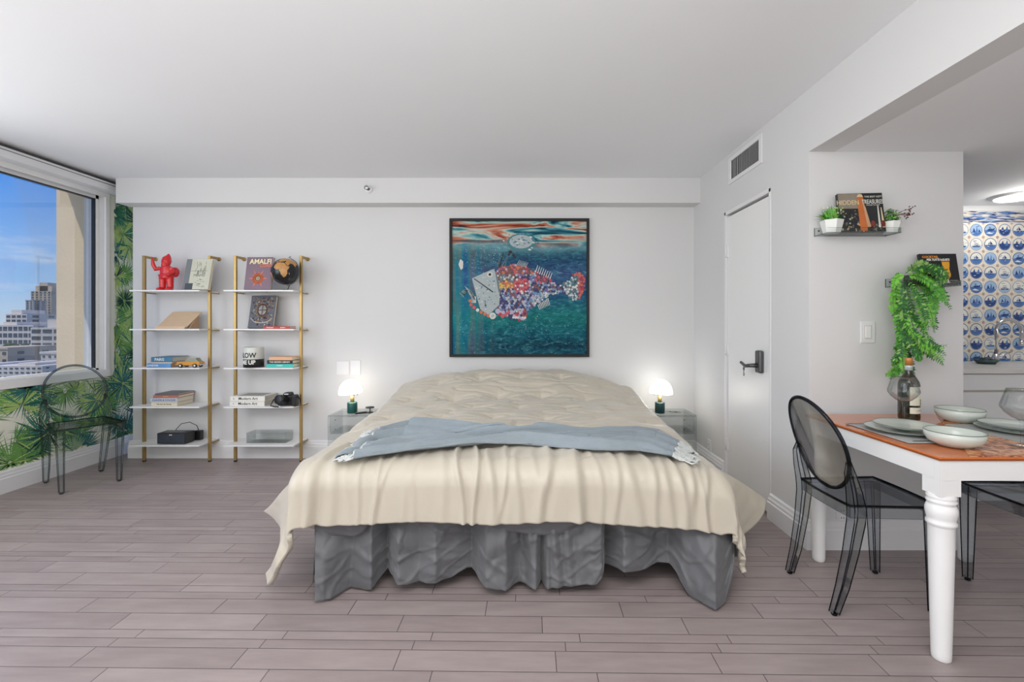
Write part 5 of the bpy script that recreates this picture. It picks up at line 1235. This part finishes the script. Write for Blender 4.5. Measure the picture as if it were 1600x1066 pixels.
specs = [((1408, 430), (1395, 425), (1402, 500), (1408, 560), 0), ((1420, 425), (1480, 400), (1480, 440), (1440, 470), 0), ((1425, 425), (1470, 405), (1500, 440), (1462, 440), 0),
 ((1430, 430), (1470, 440), (1475, 460), (1485, 482), 1), ((1425, 440), (1460, 450), (1470, 480), (1455, 500), 0), ((1420, 440), (1440, 460), (1470, 500), (1455, 515), 0),
 ((1415, 440), (1420, 480), (1440, 520), (1460, 530), 0), ((1410, 445), (1400, 500), (1410, 540), (1418, 570), 1), ((1420, 480), (1430, 540), (1450, 560), (1478, 538), 0),
 ((1415, 500), (1425, 530), (1460, 535), (1476, 562), 0), ((1412, 500), (1420, 550), (1455, 545), (1472, 575), 1), ((1410, 520), (1410, 550), (1400, 570), (1396, 560), 2), ((1412, 520), (1412, 560), (1420, 580), (1425, 598), 0),
 ((1410, 520), (1408, 560), (1414, 580), (1416, 596), 1), ((1418, 520), (1430, 560), (1438, 560), (1443, 560), 2), ((1408, 540), (1404, 556), (1400, 566), (1396, 572), 2),
 ((1414, 470), (1424, 500), (1440, 520), (1450, 500), 1), ((1408, 440), (1390, 450), (1398, 480), (1404, 520), 0), ((1430, 425), (1450, 412), (1465, 420), (1470, 430), 0), ((1412, 430), (1400, 428), (1398, 440), (1397, 455), 0),
 ((1425, 445), (1440, 470), (1448, 490), (1450, 520), 2), ((1415, 425), (1430, 405), (1455, 410), (1462, 430), 3), ((1410, 560), (1408, 578), (1398, 584), (1386, 590), 1), ((1415, 460), (1405, 490), (1420, 510), (1420, 540), 0), ((1420, 430), (1445, 430), (1465, 450), (1475, 465), 0), ((1416, 500), (1412, 530), (1404, 550), (1402, 545), 1)]
for j, (a, c, d_, e_, mm) in enumerate(specs):
    for rep in range(2):
        yy = 2.385+rnd.uniform(-.06, .06); jt = lambda p, s: target(p[0]+rnd.uniform(-s, s), p[1]+rnd.uniform(-s, s), yy+rnd.uniform(-.02, .02))
        q = frond(jt(a, 2), jt(c, 5), jt(d_, 6), jt(e_, 5), rnd.uniform(.020, .029), mm if rep == 0 else rnd.choice([0, 1, 2]))
        q.build('frond', LG, o, recalc=False)
b = MB(); b.tube([tuple(target(1412, 440, 2.40)), tuple(target(1418, 500, 2.39)), tuple(target(1414, 560, 2.40)), tuple(target(1417, 585, 2.40))], .003, 6); b.build('stem', LG[2], o)

# ------------------------------------------------------------------ kitchen
def tiles():
    b = MB(); rn = random.Random(14); x0, x1, z0, z1 = 2.2, 4.2, .935, 2.125; s = .1135; y = KY-.006
    b.box(x0, x1, KY-.006, KY-.0005, z0, z1, 0)
    border = 2.03
    # wave border
    k = 0
    for i in range(420):
        x = rn.uniform(x0+.08, x1-.08); z = rn.uniform(border+.005, z1-.005); w = rn.uniform(.02, .07); h = rn.uniform(.002, .006); k += 1
        b.flat([(x-w, y-.0003-k*2e-6, z), (x-w*.3, y-.0003-k*2e-6, z+h), (x+w, y-.0003-k*2e-6, z+h*.3), (x+w*.4, y-.0003-k*2e-6, z-h)], rn.choice([1, 2, 2, 3, 1]))
    nz_ = int((border-z0)/s)
    for r in range(nz_+1):
        for c in range(int((x1-x0)/s)):
            cx = x0+(c+.5)*s; cz = border-(r+.5)*s; R0 = s*.44
            if cz-s/2 < z0-.05: continue
            kind = (c*2+r*3+(c*r) % 3) % 5
            def disc(r_, m, d, n=26, zc=0, cut=None):
                P = []
                for i in range(n):
                    a = i/n*6.283; zz = r_*math.sin(a)
                    if cut is not None: zz = min(zz, cut)
                    P.append((cx+r_*math.cos(a), y-d, cz+zz))
                b.flat(P, m)
            # corner motifs and joints
            for sx in (-1, 1):
                for sz in (-1, 1):
                    ax, az = cx+sx*s*.46, cz+sz*s*.46; q = .008; b.flat([(ax-q, y-.0003, az), (ax, y-.0003, az-q), (ax+q, y-.0003, az), (ax, y-.0003, az+q)], 5)
            b.box(cx-s/2-.0008, cx-s/2+.0008, y-.0004, y, cz-s/2, cz+s/2, 6); b.box(cx-s/2, cx+s/2, y-.0004, y, cz-s/2-.0008, cz-s/2+.0008, 6)
            if kind in (0, 1, 3): disc(R0, 1 if kind != 3 else 2, .0006); disc(R0*.9, [4, 3, 0][[0, 1, 3].index(kind)], .0008)
            else: disc(R0, [1, 2, 2, 1, 2][kind], .0006); disc(R0*.92, 4 if kind == 2 else 3, .0008)
            sea = [-.1, .0, -.35, .1, -.3][kind]*R0
            disc(R0*.88, [2, 2, 3, 1, 2][kind], .0010, cut=sea)
            def P(pts, m, d=.0012): b.flat([(cx+p[0]*R0, y-d, cz+p[1]*R0) for p in pts], m)
            if kind == 0: P([(-.5, -.1), (.5, -.1), (.35, -.28), (-.35, -.28)], 1, .0013); P([(-.05, -.08), (-.05, .55), (.4, 0)], 1); P([(-.12, -.05), (-.12, .4), (-.45, 0)], 2)
            if kind == 1: P([(-.6, .0), (-.2, .25), (.4, .2), (.7, .4), (.6, 0), (.2, -.15), (-.3, -.15)], 1); P([(-.3, .3), (-.1, .6), (.1, .3)], 2); P([(-.7, -.5), (-.2, -.3), (.5, -.55), (0, -.6)], 4)
            if kind == 2: P([(-.7, -.25), (.7, -.25), (.5, -.45), (-.5, -.45)], 1); P([(-.3, .1), (.3, .1), (.3, .2), (-.3, .2)], 2); P([(-.5, .5), (.1, .55), (.1, .6), (-.5, .58)], 1); P([(0, -.2), (.5, -.05), (-.5, -.05)], 1)
            if kind == 3: P([(-.7, -.2), (-.3, .6), (0, -.3)], 1); P([(0, -.2), (.4, .7), (.6, -.2)], 2); P([(-.2, .5), (.3, .8), (.2, .3)], 4)
            if kind == 4: P([(-.6, -.3), (-.4, .4), (-.1, -.3)], 1); P([(-.1, -.3), (.1, .6), (.3, -.3)], 2); P([(.3, -.3), (.45, .2), (.7, -.3)], 1)
            for i in range(5):
                a = rn.uniform(0, 6.28); rr = rn.uniform(.2, .8); q = rn.uniform(.04, .12); P([(rr*math.cos(a)-q*2, rr*math.sin(a)), (rr*math.cos(a), rr*math.sin(a)+q*.5), (rr*math.cos(a)+q*2, rr*math.sin(a)), (rr*math.cos(a), rr*math.sin(a)-q*.5)], rn.choice([1, 2, 4, 3]), .0015)
    ms = [cm('tile_cream', (220, 214, 200), rough=.25), cm('tile_navy', (38, 66, 124), rough=.25, var=.2, vs=60), cm('tile_blue', (74, 112, 172), rough=.25, var=.2, vs=60), cm('tile_sky', (150, 178, 208), rough=.25, var=.1), cm('tile_white', (222, 222, 214), rough=.25), cm('tile_rust_motif', (170, 138, 130), rough=.3), cm('tile_grout', (180, 172, 162), rough=.7)]
    o = b.build('trim_1', ms, None, recalc=False); tag(o, 'blue and white picture tiles behind the kitchen counter', 'tiles', kind='structure')
tiles()
b = MB(); b.box(XR+.14, 4.5, KY-.012, KY-.0005, 2.1255, KZ); tag(b.build('trim_2', 'trim'), 'plain trim strip above the blue tiles', 'trim', kind='structure')
CT = .925
b = MB(); b.box(2.2, 4.3, 3.09, KY-.007, CT-.035, CT); tag(b.build('kitchen_counter', mat('grey_white_quartz', (214, 212, 208), .3, var=.06, vs=20), bevel=.003), 'pale quartz kitchen counter in front of the blue tiles', 'counter')
kc = thing('kitchen_cabinet', 'plain light grey base cabinet under the kitchen counter', 'cabinet', (2.2, 3.12, 0))
b = MB(); b.box(0, 2.1, .02, .55, .09, CT-.0355); b.box(.0, 2.1, .07, .55, 0, .09); b.build('carcass', 'trim', kc)
for k in range(3):
    x0_, x1_ = .003+k*.70, .697+k*.70
    b = MB(); b.box(x0_, x1_, 0, .0195, .775, CT-.042); d = b.build('drawer', 'trim', kc, bevel=.002)
    b = MB(); b.box(x0_, x1_, 0, .0195, .10, .762); d = b.build('door', 'trim', kc, bevel=.002)
b = MB(); b.box(0, 2.1, .0196, .0199, .09, CT-.036); b.build('shadow_gap', 'paper2', kc)
fc = thing('kitchen_faucet', 'chrome gooseneck kitchen faucet in front of the blue tiles', 'faucet', (PX(1556, 3.5), 3.5, CT+.0003))
b = MB(); b.lathe([(0, 0), (.027, 0), (.027, .012), (.018, .02), (.018, .07), (0, .07)], seg=24); b.build('faucet_base', 'chrome', fc)
P_ = [(0, 0, .07), (0, 0, .235)]+[(.098-.098*math.cos(a), 0, .235+.098*math.sin(a)) for a in [math.pi*i/12 for i in range(1, 13)]]+[(.196, 0, .17)]
b = MB(); b.tube(P_, .0125, 14); b.tube([(.196, 0, .17), (.196, 0, .13)], .016, 14); b.build('spout', 'chrome', fc)
b = MB(); b.tube([(.018, 0, .05), (.045, -.01, .062), (.09, -.02, .085)], [.008, .007, .006], 8); b.build('faucet_handle', 'chrome', fc)
dh = thing('scrub_dish', 'dark green patterned dish beside the kitchen faucet', 'dish', (PX(1541, 3.45), 3.45, CT+.0003))
b = MB(); b.lathe([(0, 0), (.05, 0), (.075, .03), (.072, .032), (.045, .008), (0, .008)], seg=24); b.build('dish_bowl', cm('speckled_green', (62, 84, 84), var=.6, vs=60), dh)
b = MB()
rnd = random.Random(2)
for i in range(7): b.ball((rnd.uniform(-.04, .04), rnd.uniform(-.03, .03), .026+rnd.uniform(0, .012)), rnd.uniform(.012, .018), 0, 10)
b.build('pebbles', cm('dark_pebbles', (50, 70, 78), var=.6, vs=60), dh)
cl = thing('ceiling_light', 'round flush white ceiling light over the kitchen counter', 'ceiling light', (3.62, 3.38, KZ))
b = MB(); b.lathe([(0, 0), (.15, 0), (.15, -.012), (.13, -.016), (.13, -.0162), (0, -.0162)], seg=40); b.build('housing', 'white', cl)
b = MB(); b.lathe([(.125, -.0165), (.118, -.024), (0, -.028)], seg=40); b.build('diffuser', mat('lit_diffuser', (255, 255, 252), .4, emis=(255, 252, 244), es=9), cl)
light('kitchen_glow', 'POINT', (3.62, 3.25, KZ-.12), 5, (1, .97, .92), shadow_soft_size=.12)
